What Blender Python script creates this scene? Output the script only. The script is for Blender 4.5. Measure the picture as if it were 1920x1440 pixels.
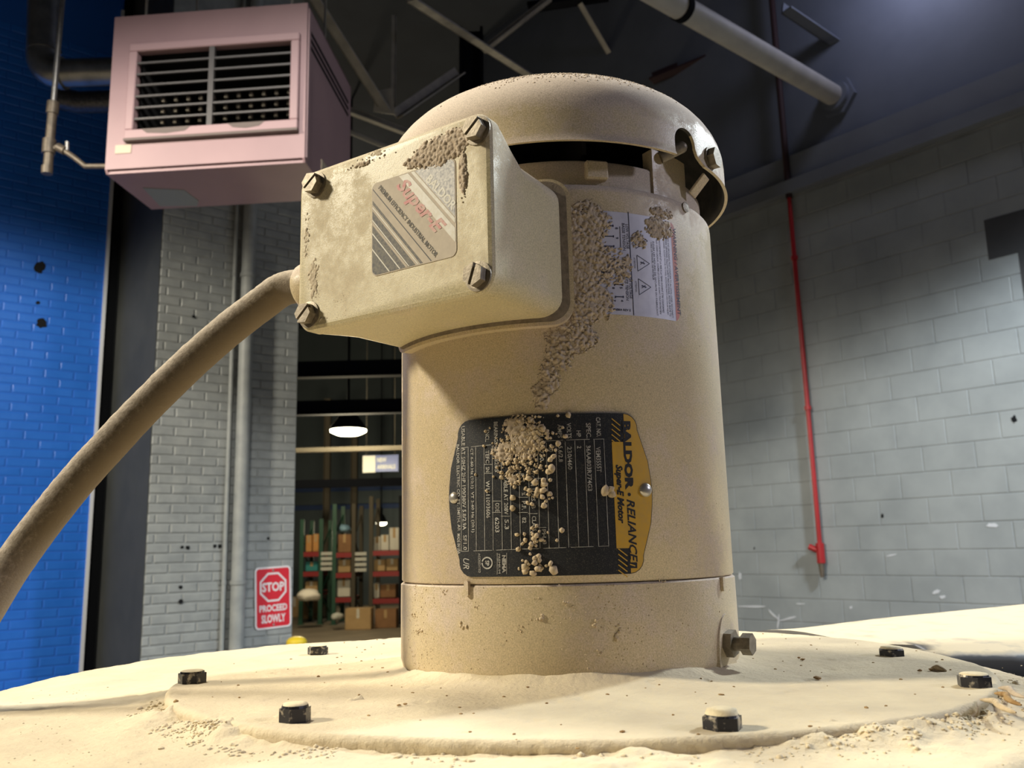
import bpy, bmesh, math, random
import numpy as np
from mathutils import Matrix, Vector
for o in list(bpy.data.objects): bpy.data.objects.remove(o)
random.seed(7); RNG = np.random.default_rng(7)
sc = bpy.context.scene
COL = sc.collection
# ------------------------------------------------------------------ camera
FPX = 1640.0; PITCH = math.radians(10.615); ROLL = -0.025
CAM = np.array([-0.0254, -0.4622, 0.058])
cd = bpy.data.cameras.new('camera'); cam = bpy.data.objects.new('camera', cd); COL.objects.link(cam)
cam.matrix_world = Matrix.Translation(Vector(CAM)) @ Matrix.Rotation(math.pi/2 + PITCH, 4, 'X') @ Matrix.Rotation(ROLL, 4, 'Z')
cd.sensor_width = 36; cd.lens = FPX/1920*36; cd.clip_start = .01; cd.clip_end = 200
cd.dof.use_dof = True; cd.dof.focus_distance = 0.40; cd.dof.aperture_fstop = 26
sc.camera = cam
# ------------------------------------------------------------------ world and large lamps
w = bpy.data.worlds.new('world'); sc.world = w; w.use_nodes = True
bg = w.node_tree.nodes['Background']; bg.inputs[0].default_value = (.42, .50, .68, 1); bg.inputs[1].default_value = .045
def spot(name, loc, target, power, col, size=.2, angle=160, blend=.25):
    l = bpy.data.lights.new(name, 'SPOT'); l.energy = power; l.color = col; l.shadow_soft_size = size
    l.spot_size = math.radians(angle); l.spot_blend = blend
    o = bpy.data.objects.new(name, l); COL.objects.link(o); o.location = loc
    o.rotation_euler = (Vector(target)-Vector(loc)).to_track_quat('-Z', 'Y').to_euler(); return o
def point(name, loc, power, col, size=.15):
    l = bpy.data.lights.new(name, 'POINT'); l.energy = power; l.color = col; l.shadow_soft_size = size
    o = bpy.data.objects.new(name, l); COL.objects.link(o); o.location = loc; return o
spot('high_bay_left', (-5.0, -.3, 3.15), (-5.0, -.3, -1.5), 1750, (1.0, .90, .71), .30, 168, .10)
spot('high_bay_overhead', (-1.2, .8, 3.3), (-1.2, .8, -1.5), 430, (1.0, .95, .84), .30, 166, .12)
spot('high_bay_right', (4.0, 2.6, 3.5), (4.0, 2.6, -1.5), 1150, (.86, .95, 1.0), .22, 142, .30)
spot('high_bay_far_right', (7.2, -1.6, 3.1), (7.2, -1.6, -1.5), 820, (.80, .80, 1.0), .3, 150, .2)
point('upper_wall_lamp', (3.15, 5.75, 4.95), 34, (.80, .80, 1.0), .2)
sc.view_settings.view_transform = 'Standard'; sc.view_settings.look = 'None'
sc.view_settings.exposure = 0.0; sc.view_settings.gamma = 1; sc.view_settings.use_curve_mapping = False
# ------------------------------------------------------------------ measuring helpers (rays of the camera against real planes)
_R = np.array((Matrix.Rotation(math.pi/2 + PITCH, 3, 'X') @ Matrix.Rotation(ROLL, 3, 'Z')))
def ray(x, y): return _R @ np.array([(x-960)/FPX, -(y-720)/FPX, -1.])
def at_plane(x, y, P, n):
    d = ray(x, y); P = np.array(P, float); n = np.array(n, float); return CAM + d*((P-CAM)@n)/(d@n)
def at_y(x, y, Y): return at_plane(x, y, (0, Y, 0), (0, 1, 0))
def at_z(x, y, z): return at_plane(x, y, (0, 0, z), (0, 0, 1))
def at_cyl(x, y, r=.084):
    d = ray(x, y); a = d[0]**2+d[1]**2; b = CAM[0]*d[0]+CAM[1]*d[1]; c = CAM[0]**2+CAM[1]**2-r*r
    P = CAM + (-b-math.sqrt(max(b*b-a*c, 0)))/a*d
    return math.atan2(P[0], -P[1]), P[2]
def to_px(P):
    q = (np.asarray(P)-CAM) @ _R; return np.array([960+FPX*q[0]/-q[2], 720-FPX*q[1]/-q[2]]) if q[2] < -.01 else np.array([-9e3, -9e3])
V = lambda *a: np.array(a, float)
# ------------------------------------------------------------------ numpy noise
def _h(ix, iy, s): 
    v = np.sin(ix*127.1+iy*311.7+s*74.7)*43758.5453; return v-np.floor(v)
def vnoise(x, y, s=0):
    ix, iy = np.floor(x), np.floor(y); fx, fy = x-ix, y-iy; fx = fx*fx*(3-2*fx); fy = fy*fy*(3-2*fy)
    return (_h(ix, iy, s)*(1-fx)+_h(ix+1, iy, s)*fx)*(1-fy)+(_h(ix, iy+1, s)*(1-fx)+_h(ix+1, iy+1, s)*fx)*fy
def fbm(x, y, o=4, s=0):
    t = 0; a = .5; n = 0
    for i in range(o): t = t+a*vnoise(x, y, s+i); n += a; x = x*2.03+3.1; y = y*2.03+1.7; a *= .5
    return t/n
def worley(x, y, s=0, ids=False):
    ix, iy = np.floor(x), np.floor(y); b = np.full(np.shape(x), 9.); cid = np.zeros(np.shape(x))
    for dx in (-1, 0, 1):
        for dy in (-1, 0, 1):
            px = ix+dx+_h(ix+dx, iy+dy, s); py = iy+dy+_h(ix+dx, iy+dy, s+9); q = (px-x)**2+(py-y)**2
            cid = np.where(q < b, _h(ix+dx, iy+dy, s+21), cid); b = np.minimum(b, q)
    return (np.sqrt(b), cid) if ids else np.sqrt(b)
# ------------------------------------------------------------------ materials
def nod(nt, t, **kw):
    n = nt.nodes.new(t)
    for k, v in kw.items(): setattr(n, k, v)
    return n
def ramp(nt, fac, stops):
    r = nod(nt, 'ShaderNodeValToRGB'); e = r.color_ramp.elements
    while len(e) < len(stops): e.new(.5)
    for i, (p, c) in enumerate(stops): e[i].position = p; e[i].color = (*c, 1) if len(c) == 3 else c
    nt.links.new(fac, r.inputs[0]); return r.outputs[0]
def noise_(nt, pos, scale, detail=4, rough=.55, w=None):
    n = nod(nt, 'ShaderNodeTexNoise'); n.inputs['Scale'].default_value = scale; n.inputs['Detail'].default_value = detail
    n.inputs['Roughness'].default_value = rough; nt.links.new(pos, n.inputs['Vector']); return n.outputs[0]
def mixc(nt, fac, a, b):
    m = nod(nt, 'ShaderNodeMix', data_type='RGBA')
    if isinstance(fac, float): m.inputs[0].default_value = fac
    else: nt.links.new(fac, m.inputs[0])
    for i, v in ((6, a), (7, b)):
        if isinstance(v, tuple): m.inputs[i].default_value = (*v, 1)
        else: nt.links.new(v, m.inputs[i])
    return m.outputs[2]
def math_(nt, op, a, b=None):
    m = nod(nt, 'ShaderNodeMath', operation=op)
    for i, v in enumerate((a, b)):
        if v is None: continue
        if isinstance(v, (int, float)): m.inputs[i].default_value = v
        else: nt.links.new(v, m.inputs[i])
    return m.outputs[0]
def new_mat(name):
    m = bpy.data.materials.new(name); m.use_nodes = True; nt = m.node_tree
    p = nt.nodes['Principled BSDF']; g = nod(nt, 'ShaderNodeNewGeometry'); return m, nt, p, g
MATS = {}
def mat(name, col, rough=.55, metal=0., var=None, vscale=8, bump=None, spec=.5, lo=.35, hi=.65):
    """plain procedural material: colour, noise variation to `var`, bump=(scale, strength)"""
    m, nt, p, g = new_mat(name); pos = g.outputs['Position']
    if var: nt.links.new(ramp(nt, noise_(nt, pos, vscale), [(lo, col), (hi, var)]), p.inputs['Base Color'])
    else: p.inputs['Base Color'].default_value = (*col, 1)
    p.inputs['Roughness'].default_value = rough; p.inputs['Metallic'].default_value = metal; p.inputs['Specular IOR Level'].default_value = spec
    if bump:
        b = nod(nt, 'ShaderNodeBump'); b.inputs['Strength'].default_value = bump[1]; b.inputs['Distance'].default_value = bump[2] if len(bump) > 2 else .002
        nt.links.new(noise_(nt, pos, bump[0], 5, .65), b.inputs['Height']); nt.links.new(b.outputs[0], p.inputs['Normal'])
    MATS[name] = m; return m
def paint_mat(name, base, dust, grime, gloss=.36, amount=.5, up=1.0):
    """gold motor enamel with a speckled film of dust, thicker on ledges that face up"""
    m, nt, p, g = new_mat(name); pos = g.outputs['Position']
    sep = nod(nt, 'ShaderNodeSeparateXYZ'); nt.links.new(g.outputs['Normal'], sep.inputs[0])
    big = noise_(nt, pos, 28, 3); fine = noise_(nt, pos, 1700, 2, .8); mid = noise_(nt, pos, 210, 4, .7)
    s = math_(nt, 'ADD', math_(nt, 'MULTIPLY', big, .9), math_(nt, 'ADD', math_(nt, 'MULTIPLY', fine, .55), math_(nt, 'MULTIPLY', mid, .45)))
    s = math_(nt, 'ADD', s, math_(nt, 'MULTIPLY', math_(nt, 'MAXIMUM', sep.outputs[2], 0.), up))
    fac = nod(nt, 'ShaderNodeMapRange', interpolation_type='SMOOTHSTEP'); nt.links.new(s, fac.inputs[0])
    fac.inputs[1].default_value = 1.18-amount*.5; fac.inputs[2].default_value = 1.42-amount*.5; f = fac.outputs[0]
    c = mixc(nt, f, base, dust)
    sp = ramp(nt, noise_(nt, pos, 520, 2, .5), [(.66, (0, 0, 0)), (.74, (1, 1, 1))])
    c = mixc(nt, math_(nt, 'MULTIPLY', sp, .35), c, grime)
    gr = ramp(nt, fine, [(.36, (.80, .80, .80)), (.64, (1.16, 1.16, 1.16))])
    mg = nod(nt, 'ShaderNodeMix', data_type='RGBA', blend_type='MULTIPLY'); mg.inputs[0].default_value = 1.; nt.links.new(c, mg.inputs[6]); nt.links.new(gr, mg.inputs[7]); c = mg.outputs[2]
    nt.links.new(c, p.inputs['Base Color'])
    r = nod(nt, 'ShaderNodeMapRange'); nt.links.new(f, r.inputs[0]); r.inputs[3].default_value = gloss; r.inputs[4].default_value = .85
    nt.links.new(r.outputs[0], p.inputs['Roughness'])
    b = nod(nt, 'ShaderNodeBump'); b.inputs['Strength'].default_value = .22; b.inputs['Distance'].default_value = .0003
    nt.links.new(math_(nt, 'ADD', mid, fine), b.inputs['Height']); nt.links.new(b.outputs[0], p.inputs['Normal'])
    MATS[name] = m; return m
GOLD = (.60, .495, .315)
paint_mat('motor_paint', GOLD, (.59, .49, .385), (.26, .20, .14))
paint_mat('box_paint', (.61, .53, .32), (.64, .55, .38), (.28, .22, .14), .42, .5)
mat('dust_top', (.70, .60, .415), .95, 0, (.60, .51, .36), 26, (420, .55, .0012), .1)
mat('dust_clump', (.50, .405, .30), .95, 0, (.62, .52, .40), 300, (1200, .6, .0006), .1)
mat('dust_film', (.58, .49, .35), .95, 0, (.64, .55, .41), 300, (1200, .5, .0004), .1)
mat('dust_dark', (.20, .165, .125), .95, 0, (.30, .25, .19), 350, (900, .6, .0006), .1)
mat('dust_grain', (.62, .50, .33), .95, 0, (.46, .37, .25), 400, (1200, .5, .0005), .1)
mat('dust_pale', (.82, .72, .50), .95, 0, (.72, .62, .42), 200, (900, .5, .0006), .1)
mat('chip_brown', (.26, .15, .06), .9, 0, (.40, .27, .13), 300, None, .1)
mat('cable_rubber', (.15, .125, .095), .85, 0, (.40, .33, .23), 240, (900, .5, .0008), .2, .46, .70)
mat('screw_steel', (.19, .16, .115), .5, .5, (.30, .255, .19), 350, (700, .3, .0004))
mat('black_bolt', (.035, .035, .042), .38, .5, (.46, .41, .33), 330, None, .5, .52, .66)
mat('dark_steel', (.05, .052, .058), .38, .6, (.10, .10, .105), 60)
mat('grey_steel', (.30, .30, .32), .32, .75, (.42, .41, .39), 90)
mat('plate_black', (.018, .020, .024), .42, 0, (.17, .15, .115), 2400, None, .5, .55, .78)
mat('plate_yellow', (.62, .36, .035), .45, 0, (.55, .34, .06), 300)
mat('ink_black', (.012, .012, .014), .6)
mat('ink_grey', (.58, .57, .53), .6, 0, (.30, .28, .25), 420)
mat('label_white', (.62, .62, .72), .4, 0, (.54, .54, .64), 200)
mat('label_red', (.50, .13, .085), .5, 0, (.42, .15, .10), 250)
mat('ink_dark', (.03, .03, .06), .6)
mat('sticker_silver', (.20, .20, .205), .5, .1, (.46, .44, .40), 900, None, .4)
mat('sticker_grey', (.115, .115, .12), .62, 0, (.22, .205, .165), 900, None, .25)
mat('sticker_tan', (.50, .43, .335), .7, 0, (.56, .485, .375), 300)
mat('sticker_red', (.58, .20, .19), .6, 0, (.60, .42, .34), 420)
mat('sticker_white', (.66, .64, .56), .5, 0, (.58, .54, .42), 400)
mat('rivet', (.55, .52, .46), .3, .7)
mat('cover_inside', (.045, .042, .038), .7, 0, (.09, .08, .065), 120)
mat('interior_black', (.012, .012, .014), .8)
mat('wall_blue', (.008, .12, .56), .42, 0, (.014, .14, .62), 5, (60, .25, .003))
mat('brick_grey', (.235, .255, .265), .5, 0, (.30, .32, .325), 9, (90, .4, .003))
mat('mortar_grey', (.215, .233, .24), .7, 0, (.28, .30, .305), 12)
mat('mortar_blue', (.008, .112, .54), .6)
mat('wall_charcoal', (.032, .036, .037), .75, 0, (.042, .046, .046), 4, (50, .2, .003))
mat('block_grey', (.25, .278, .298), .52, 0, (.30, .33, .35), 3, (120, .35, .003))
mat('joint_grey', (.20, .22, .23), .7, 0, (.29, .31, .32), 3)
mat('letter_charcoal', (.04, .043, .05), .55, 0, (.05, .052, .058), 5)
mat('edge_white', (.55, .58, .64), .5)
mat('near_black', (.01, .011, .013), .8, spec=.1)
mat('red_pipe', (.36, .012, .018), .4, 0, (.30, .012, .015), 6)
mat('roof_deck', (.022, .029, .046), .9, 0, (.017, .023, .038), 2)
mat('upper_wall', (.13, .15, .20), .75, 0, (.11, .13, .175), 2)
mat('ledge_grey', (.16, .18, .215), .75, 0, (.14, .155, .19), 2)
mat('truss_grey', (.36, .34, .31), .7, 0, (.26, .25, .235), 8)
mat('truss_dark', (.008, .009, .012), .9, spec=.03)
mat('pipe_white', (.42, .41, .39), .6, 0, (.36, .35, .34), 6)
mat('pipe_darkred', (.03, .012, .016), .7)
mat('heater_pink', (.36, .235, .26), .5, 0, (.33, .215, .24), 3)
mat('heater_frame', (.39, .26, .285), .5)
mat('heater_slat', (.10, .095, .10), .5, .2)
mat('heater_patch', (.26, .29, .30), .6)
mat('grime', (.16, .13, .125), .8)
mat('burner_clip', (.34, .31, .26), .4, .5)
mat('plate_tan', (.50, .42, .33), .5)
mat('galvanised', (.20, .21, .22), .35, .8, (.30, .31, .32), 9)
mat('iron_pipe', (.10, .085, .07), .5, .4, (.16, .13, .10), 30)
mat('sign_red', (.60, .012, .03), .45)
mat('sign_white', (.72, .70, .74), .5)
mat('bollard_yellow', (.72, .52, .02), .5)
mat('floor_concrete', (.20, .165, .115), .7, 0, (.14, .115, .08), 1.5)
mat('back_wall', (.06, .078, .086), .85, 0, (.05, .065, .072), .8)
mat('stripe_blue', (.01, .03, .10), .7)
mat('rack_green', (.012, .06, .035), .5)
mat('rack_red', (.22, .012, .012), .5)
mat('rack_grey', (.075, .066, .05), .8, spec=.05)
mat('card_tan', (.42, .28, .13), .8, 0, (.36, .235, .105), 6)
mat('card_brown', (.24, .12, .05), .8, 0, (.20, .10, .04), 6)
mat('card_orange', (.50, .24, .07), .8, 0, (.42, .19, .055), 6)
mat('card_white', (.58, .56, .48), .8, 0, (.52, .49, .42), 6)
mat('bag_blue', (.20, .34, .44), .6)
mat('teal', (.02, .20, .20), .6)
mat('cloth_white', (.75, .70, .60), .8)
mat('sign_blue', (.012, .035, .17), .5)
mat('tag_white', (.45, .45, .40), .7)
def emit(name, col, s):
    m, nt, p, g = new_mat(name); p.inputs['Emission Color'].default_value = (*col, 1); p.inputs['Emission Strength'].default_value = s
    p.inputs['Base Color'].default_value = (*col, 1); MATS[name] = m
emit('lamp_glow', (1, .93, .66), 14)
# ------------------------------------------------------------------ mesh builder
class MB:
    def __init__(s): s.v = []; s.f = []; s.m = []
    def add(s, vs, fs, mi=0):
        o = len(s.v); s.v += [tuple(map(float, p)) for p in vs]; s.f += [tuple(i+o for i in q) for q in fs]; s.m += [mi]*len(fs); return s
    def box(s, lo, hi, fr=None, mi=0, ch=0):
        """box from lo to hi in frame fr=(origin, ux, uy, uz); ch chamfers all edges a little"""
        lo = np.array(lo, float); hi = np.array(hi, float)
        if ch:
            vs = []; 
            for ax in range(3):
                for sg in (0, 1):
                    q = []
                    a, b = (ax+1) % 3, (ax+2) % 3
                    for (i, j) in ((0, 0), (1, 0), (1, 1), (0, 1)):
                        p = np.zeros(3); p[ax] = hi[ax] if sg else lo[ax]
                        p[a] = hi[a]-ch if i else lo[a]+ch; p[b] = hi[b]-ch if j else lo[b]+ch; q.append(p)
                    vs.append(q if sg else q[::-1])
            bm = bmesh.new(); pts = [bm.verts.new(p) for q in vs for p in q]
            bmesh.ops.convex_hull(bm, input=pts); bm.verts.index_update()
            V_ = [np.array(v.co) for v in bm.verts]; F_ = [tuple(v.index for v in f.verts) for f in bm.faces]; bm.free()
        else:
            V_ = [np.array((hi[0] if i & 1 else lo[0], hi[1] if i & 2 else lo[1], hi[2] if i & 4 else lo[2])) for i in range(8)]
            F_ = [(0, 2, 3, 1), (4, 5, 7, 6), (0, 1, 5, 4), (2, 6, 7, 3), (0, 4, 6, 2), (1, 3, 7, 5)]
        if fr is not None: V_ = [fr[0]+fr[1]*p[0]+fr[2]*p[1]+fr[3]*p[2] for p in V_]
        return s.add(V_, F_, mi)
    def tube(s, pts, rad, seg=16, caps=True, mi=0, squash=None):
        pts = [np.array(p, float) for p in pts]; n = len(pts); rad = [rad]*n if np.isscalar(rad) else list(rad)
        T = [pts[min(i+1, n-1)]-pts[max(i-1, 0)] for i in range(n)]; T = [t/np.linalg.norm(t) for t in T]
        u = np.cross(T[0], V(0, 0, 1)); u = np.cross(T[0], V(0, 1, 0)) if np.linalg.norm(u) < .1 else u; u /= np.linalg.norm(u)
        vs = []
        for i in range(n):
            u = u-T[i]*(u@T[i]); u /= np.linalg.norm(u); b = np.cross(T[i], u)
            for k in range(seg):
                a = 2*math.pi*k/seg; vs.append(pts[i]+rad[i]*(u*math.cos(a)+b*math.sin(a)))
        fs = [(i*seg+k, i*seg+(k+1) % seg, (i+1)*seg+(k+1) % seg, (i+1)*seg+k) for i in range(n-1) for k in range(seg)]
        if caps: fs += [tuple(range(seg))[::-1], tuple(range((n-1)*seg, n*seg))]
        return s.add(vs, fs, mi)
    def lathe(s, prof, seg=96, mi=0, close=False, org=(0, 0, 0), fr=None):
        n = len(prof); vs = []
        for r, z in prof:
            for k in range(seg):
                a = 2*math.pi*k/seg; p = V(r*math.sin(a), -r*math.cos(a), z)
                if fr is not None: p = fr[0]+fr[1]*p[0]+fr[2]*p[1]+fr[3]*p[2]
                vs.append(p+V(*org))
        fs = [(i*seg+k, i*seg+(k+1) % seg, (i+1)*seg+(k+1) % seg, (i+1)*seg+k) for i in range(n-1+(1 if close else 0)) for k in range(seg)]
        if close: fs = [tuple(j % (n*seg) for j in f) for f in fs]
        else:
            if prof[0][0] > 1e-9: fs.append(tuple(range(seg))[::-1])
            if prof[-1][0] > 1e-9: fs.append(tuple(range((n-1)*seg, n*seg)))
        return s.add(vs, fs, mi)
    def prism(s, poly, h0, h1, fr, mi=0):
        """polygon (u,v) list extruded along frame axis 3 from h0 to h1; fr=(origin,u,v,w)"""
        n = len(poly); vs = [fr[0]+fr[1]*u+fr[2]*v+fr[3]*h for h in (h0, h1) for u, v in poly]
        fs = [tuple(range(n))[::-1], tuple(range(n, 2*n))]+[(i, (i+1) % n, n+(i+1) % n, n+i) for i in range(n)]
        return s.add(vs, fs, mi)
    def loft(s, rings, mi=0, caps=True):
        n = len(rings[0]); vs = [p for r in rings for p in r]
        fs = [(i*n+k, i*n+(k+1) % n, (i+1)*n+(k+1) % n, (i+1)*n+k) for i in range(len(rings)-1) for k in range(n)]
        if caps: fs += [tuple(range(n))[::-1], tuple(range((len(rings)-1)*n, len(rings)*n))]
        return s.add(vs, fs, mi)
    def build(s, name, mats, parent=None, smooth=False, fix=True, ang=35):
        me = bpy.data.meshes.new(name); me.from_pydata(s.v, [], s.f)
        if isinstance(mats, str): mats = [mats]
        for m in mats: me.materials.append(MATS[m])
        if len(mats) > 1: me.polygons.foreach_set('material_index', s.m)
        if fix:
            bm = bmesh.new(); bm.from_mesh(me); bmesh.ops.recalc_face_normals(bm, faces=bm.faces); bm.to_mesh(me); bm.free()
        if smooth:
            me.polygons.foreach_set('use_smooth', [True]*len(me.polygons)); me.set_sharp_from_angle(angle=math.radians(ang))
        me.update(); return link(name, me, parent)
def link(name, me, parent=None):
    o = bpy.data.objects.new(name, me); COL.objects.link(o)
    if parent is not None: o.parent = parent
    return o
def empty(name, loc=(0, 0, 0)):
    o = bpy.data.objects.new(name, None); COL.objects.link(o); o.location = loc; o.empty_display_size = .05; return o
def tag(o, label=None, cat=None, group=None, kind=None):
    if label: o['label'] = label
    if cat: o['category'] = cat
    if group: o['group'] = group
    if kind: o['kind'] = kind
    return o
def rounded(x0, x1, y0, y1, r, n=6):
    p = []
    for cx, cy, a0 in ((x1-r, y1-r, 0), (x0+r, y1-r, 90), (x0+r, y0+r, 180), (x1-r, y0+r, 270)):
        for i in range(n+1): a = math.radians(a0+90*i/n); p.append((cx+r*math.cos(a), cy+r*math.sin(a)))
    return p
def hexa(r, rot=0): return [(r*math.cos(math.radians(60*i+rot)), r*math.sin(math.radians(60*i+rot))) for i in range(6)]
def frame_n(org, n, up=(0, 0, 1)):
    n = np.array(n, float); n /= np.linalg.norm(n); u = np.cross(np.array(up, float), n)
    if np.linalg.norm(u) < 1e-3: u = np.cross(V(0, 1, 0), n)
    u /= np.linalg.norm(u); return (np.array(org, float), u, np.cross(n, u), n)
_TC = {}
def text_data(s, bold=0., shear=0.):
    k = (s, bold, shear)
    if k not in _TC:
        cu = bpy.data.curves.new('lettering', 'FONT'); cu.body = s; cu.size = 1; cu.offset = bold; cu.shear = shear; cu.resolution_u = 2
        ob = bpy.data.objects.new('lettering', cu); COL.objects.link(ob)
        dg = bpy.context.evaluated_depsgraph_get(); me = bpy.data.meshes.new_from_object(ob.evaluated_get(dg))
        vs = np.array([v.co[:2] for v in me.vertices]).reshape(-1, 2); fs = [tuple(p.vertices) for p in me.polygons]
        bpy.data.objects.remove(ob); bpy.data.meshes.remove(me); bpy.data.curves.remove(cu)
        lo = vs.min(0); vs = (vs-lo)/np.maximum(vs.max(0)-lo, 1e-6); _TC[k] = (vs, fs)
    return _TC[k]
# ------------------------------------------------------------------ room axes
PSI = math.radians(130.04)
A = V(math.cos(PSI), math.sin(PSI), 0); B = V(math.sin(PSI), -math.cos(PSI), 0); Z = V(0, 0, 1)
DW = 6.71            # right wall: B.X = DW
EP = 5.9             # pier face: A.X = EP
FLOOR = -1.542
def on_right(x, y, d=DW): return at_plane(x, y, B*d, B)
def on_pier(x, y, e=EP): return at_plane(x, y, A*e, A)
# ================================================================== SETTING
fl = MB().box((-14, -4, FLOOR-.2), (14, 30, FLOOR)).build('floor', 'floor_concrete'); tag(fl, 'worn brown grey concrete floor of the warehouse', 'floor', kind='structure')
ce = MB().box((-14, -4, 7.2), (14, 30, 7.4)).build('ceiling', 'roof_deck'); tag(ce, 'dark blue grey roof deck above the steel trusses', 'ceiling', kind='structure')
BRICK_CACHE = {}
def brick_mesh(name, L, H, D, ch, var, m):
    k = (name, m, round(L, 4), H, var)
    if k not in BRICK_CACHE:
        r = random.Random(hash((round(L, 3), var)) & 0xffff); j = lambda: r.uniform(-1, 1)*ch*.35
        me = bpy.data.meshes.new(name); vs = []
        for (h, ins) in ((-.004, 0), (D-ch, 0), (D, ch)):
            for (x, z) in ((0, 0), (1, 0), (1, 1), (0, 1)):
                vs.append((ins+(L-2*ins)*x+j(), h+j()*.4, ins+(H-2*ins)*z+j()))
        fs = [(8, 9, 10, 11)]+[(4*a+i, 4*a+(i+1) % 4, 4*a+4+(i+1) % 4, 4*a+4+i) for a in (0, 1) for i in range(4)]
        me.from_pydata(vs, [], fs); me.materials.append(MATS[m])
        bm = bmesh.new(); bm.from_mesh(me); bmesh.ops.recalc_face_normals(bm, faces=bm.faces)
        if sum(f.normal.y for f in bm.faces) < 0: bmesh.ops.reverse_faces(bm, faces=bm.faces)
        bm.to_mesh(me); bm.free(); BRICK_CACHE[k] = me
    return BRICK_CACHE[k]
def masonry(wall, org, u, n, a0, a1, z0, z1, L, H, jt, D, ch, m, piece, off=0., skip=None):
    """courses of separate pieces on the plane org + u*a + Z*z, proud of the mortar by D along n"""
    M3 = Matrix((Vector(u), Vector(n), Vector(Z))).transposed().to_4x4()
    items = []; row = 0; z = z0
    while z < z1-.02:
        a = a0-((row % 2)*.5*(L+jt)+off) % (L+jt)
        while a < a1-.02:
            s, e = max(a, a0), min(a+L, a1)
            if e-s > .03 and not (skip and skip(s, e, z)):
                c = org+u*(s+e)/2+Z*(z+H/2); P = [to_px(org+u*q+Z*t) for q in (s, e) for t in (z, z+H)]
                vis = any(-15 < p[0] < 1935 and -15 < p[1] < 1300 for p in P)
                area = abs(P[3][0]-P[0][0])*abs(P[3][1]-P[0][1]) if vis else 0
                items.append((area, s, e, z, row))
            a += L+jt
        z += H+jt; row += 1
    items.sort(key=lambda t: -t[0]); rest = MB()
    for i, (ar, s, e, z, row) in enumerate(items):
        me = brick_mesh(piece, e-s, H, D, ch, (row*7+int(s*13)) % 5 if abs(e-s-L) < 1e-3 else 0, m)
        mw = Matrix.Translation(Vector(org+u*s+Z*z)) @ M3
        if i < 300 and ar > 0:
            o = link(piece, me, wall); o.matrix_world = mw
        else:
            rest.add([mw @ v.co for v in me.vertices], [tuple(p.vertices) for p in me.polygons])
    if rest.v: tag(rest.build('outlying_'+piece+'s', m, wall, fix=False), kind='stuff')
# right wall -----------------------------------------------------------------
o0 = B*DW
wr = MB().box((-1.6, 0, FLOOR), (9.0, .25, 3.27), (o0, A, B, Z)).build('wall_right', 'joint_grey')
tag(wr, 'painted grey concrete block wall on the right', 'wall', kind='structure')
masonry(wr, o0, A, -B, -.6, 6.4, -1.05, 3.20, .399, .1966, .0066, .0035, .003, 'block_grey', 'block', .12)
uw = MB().box((-1.6, .05, 3.25), (9.0, .25, 7.25), (o0, A, B, Z)).build('wall_upper', 'upper_wall'); tag(uw, 'smooth blue grey upper wall above the block wall', 'wall', kind='structure')
lt = MB().box((-1.6, -.10, 3.24), (9.0, .26, 3.36), (o0, A, B, Z)).box((-1.6, -.03, 3.36), (9.0, .26, 3.62), (o0, A, B, Z)).build('trim_1', 'ledge_grey')
tag(lt, 'horizontal ledge beam along the top of the block wall', 'ledge', kind='structure')
fr = (o0-B*.005, A, Z, -B)
tb = [(2.245, 2.48), (1.25, 2.48), (1.25, 2.16), (1.59, 2.16), (1.59, .98), (1.92, .98), (1.92, 2.155), (2.245, 2.155)]
# (outline listed along A, which runs away to the left)
stem = [(2.245, 2.48), (2.245, 2.158), (2.035, 2.158), (2.035, .98), (1.70, .98), (1.70, 2.158), (1.49, 2.158), (1.49, 2.48)]
MB().prism(stem, 0, .0015, fr).build('painted_letter', 'letter_charcoal', wr)['label'] = 'dark grey painted letter T'
def blot(cx, cz, rx, rz, seed, fr, name, m, parent, h=.0015, rot=0):
    r = random.Random(seed); p = []
    for i in range(14):
        a = 2*math.pi*i/14; k = r.uniform(.65, 1.15); x, y = rx*k*math.cos(a), rz*k*math.sin(a)
        p.append((cx+x*math.cos(rot)-y*math.sin(rot), cz+x*math.sin(rot)+y*math.cos(rot)))
    return MB().prism(p, 0, h, fr).build(name, m, parent)
for i, (x, y, rx, rz, rot) in enumerate([(1412, 1137, .16, .011, -.03), (1450, 1152, .07, .012, .7), (1478, 1160, .10, .010, -.25), (1460, 1165, .012, .07, .2), (1500, 1132, .05, .008, 0), (1756, 1110, .035, .014, -.5), (1768, 1119, .025, .014, -.2), (1862, 985, .05, .02, .1), (1672, 1041, .05, .008, -.2), (1388, 1080, .02, .04, 0), (1596, 1139, .015, .012, 0)]):
    P = on_right(x, y); blot(P@A, P[2], rx, rz, i, fr, 'paint_scuff', 'edge_white', wr, rot=rot)
for i, (x, y, r) in enumerate([(1902, 786, .03), (1655, 967, .018), (1415, 1028, .012)]):
    P = on_right(x, y); blot(P@A, P[2], r*.7, r, 40+i, fr, 'anchor_hole', 'near_black', wr)
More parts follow.
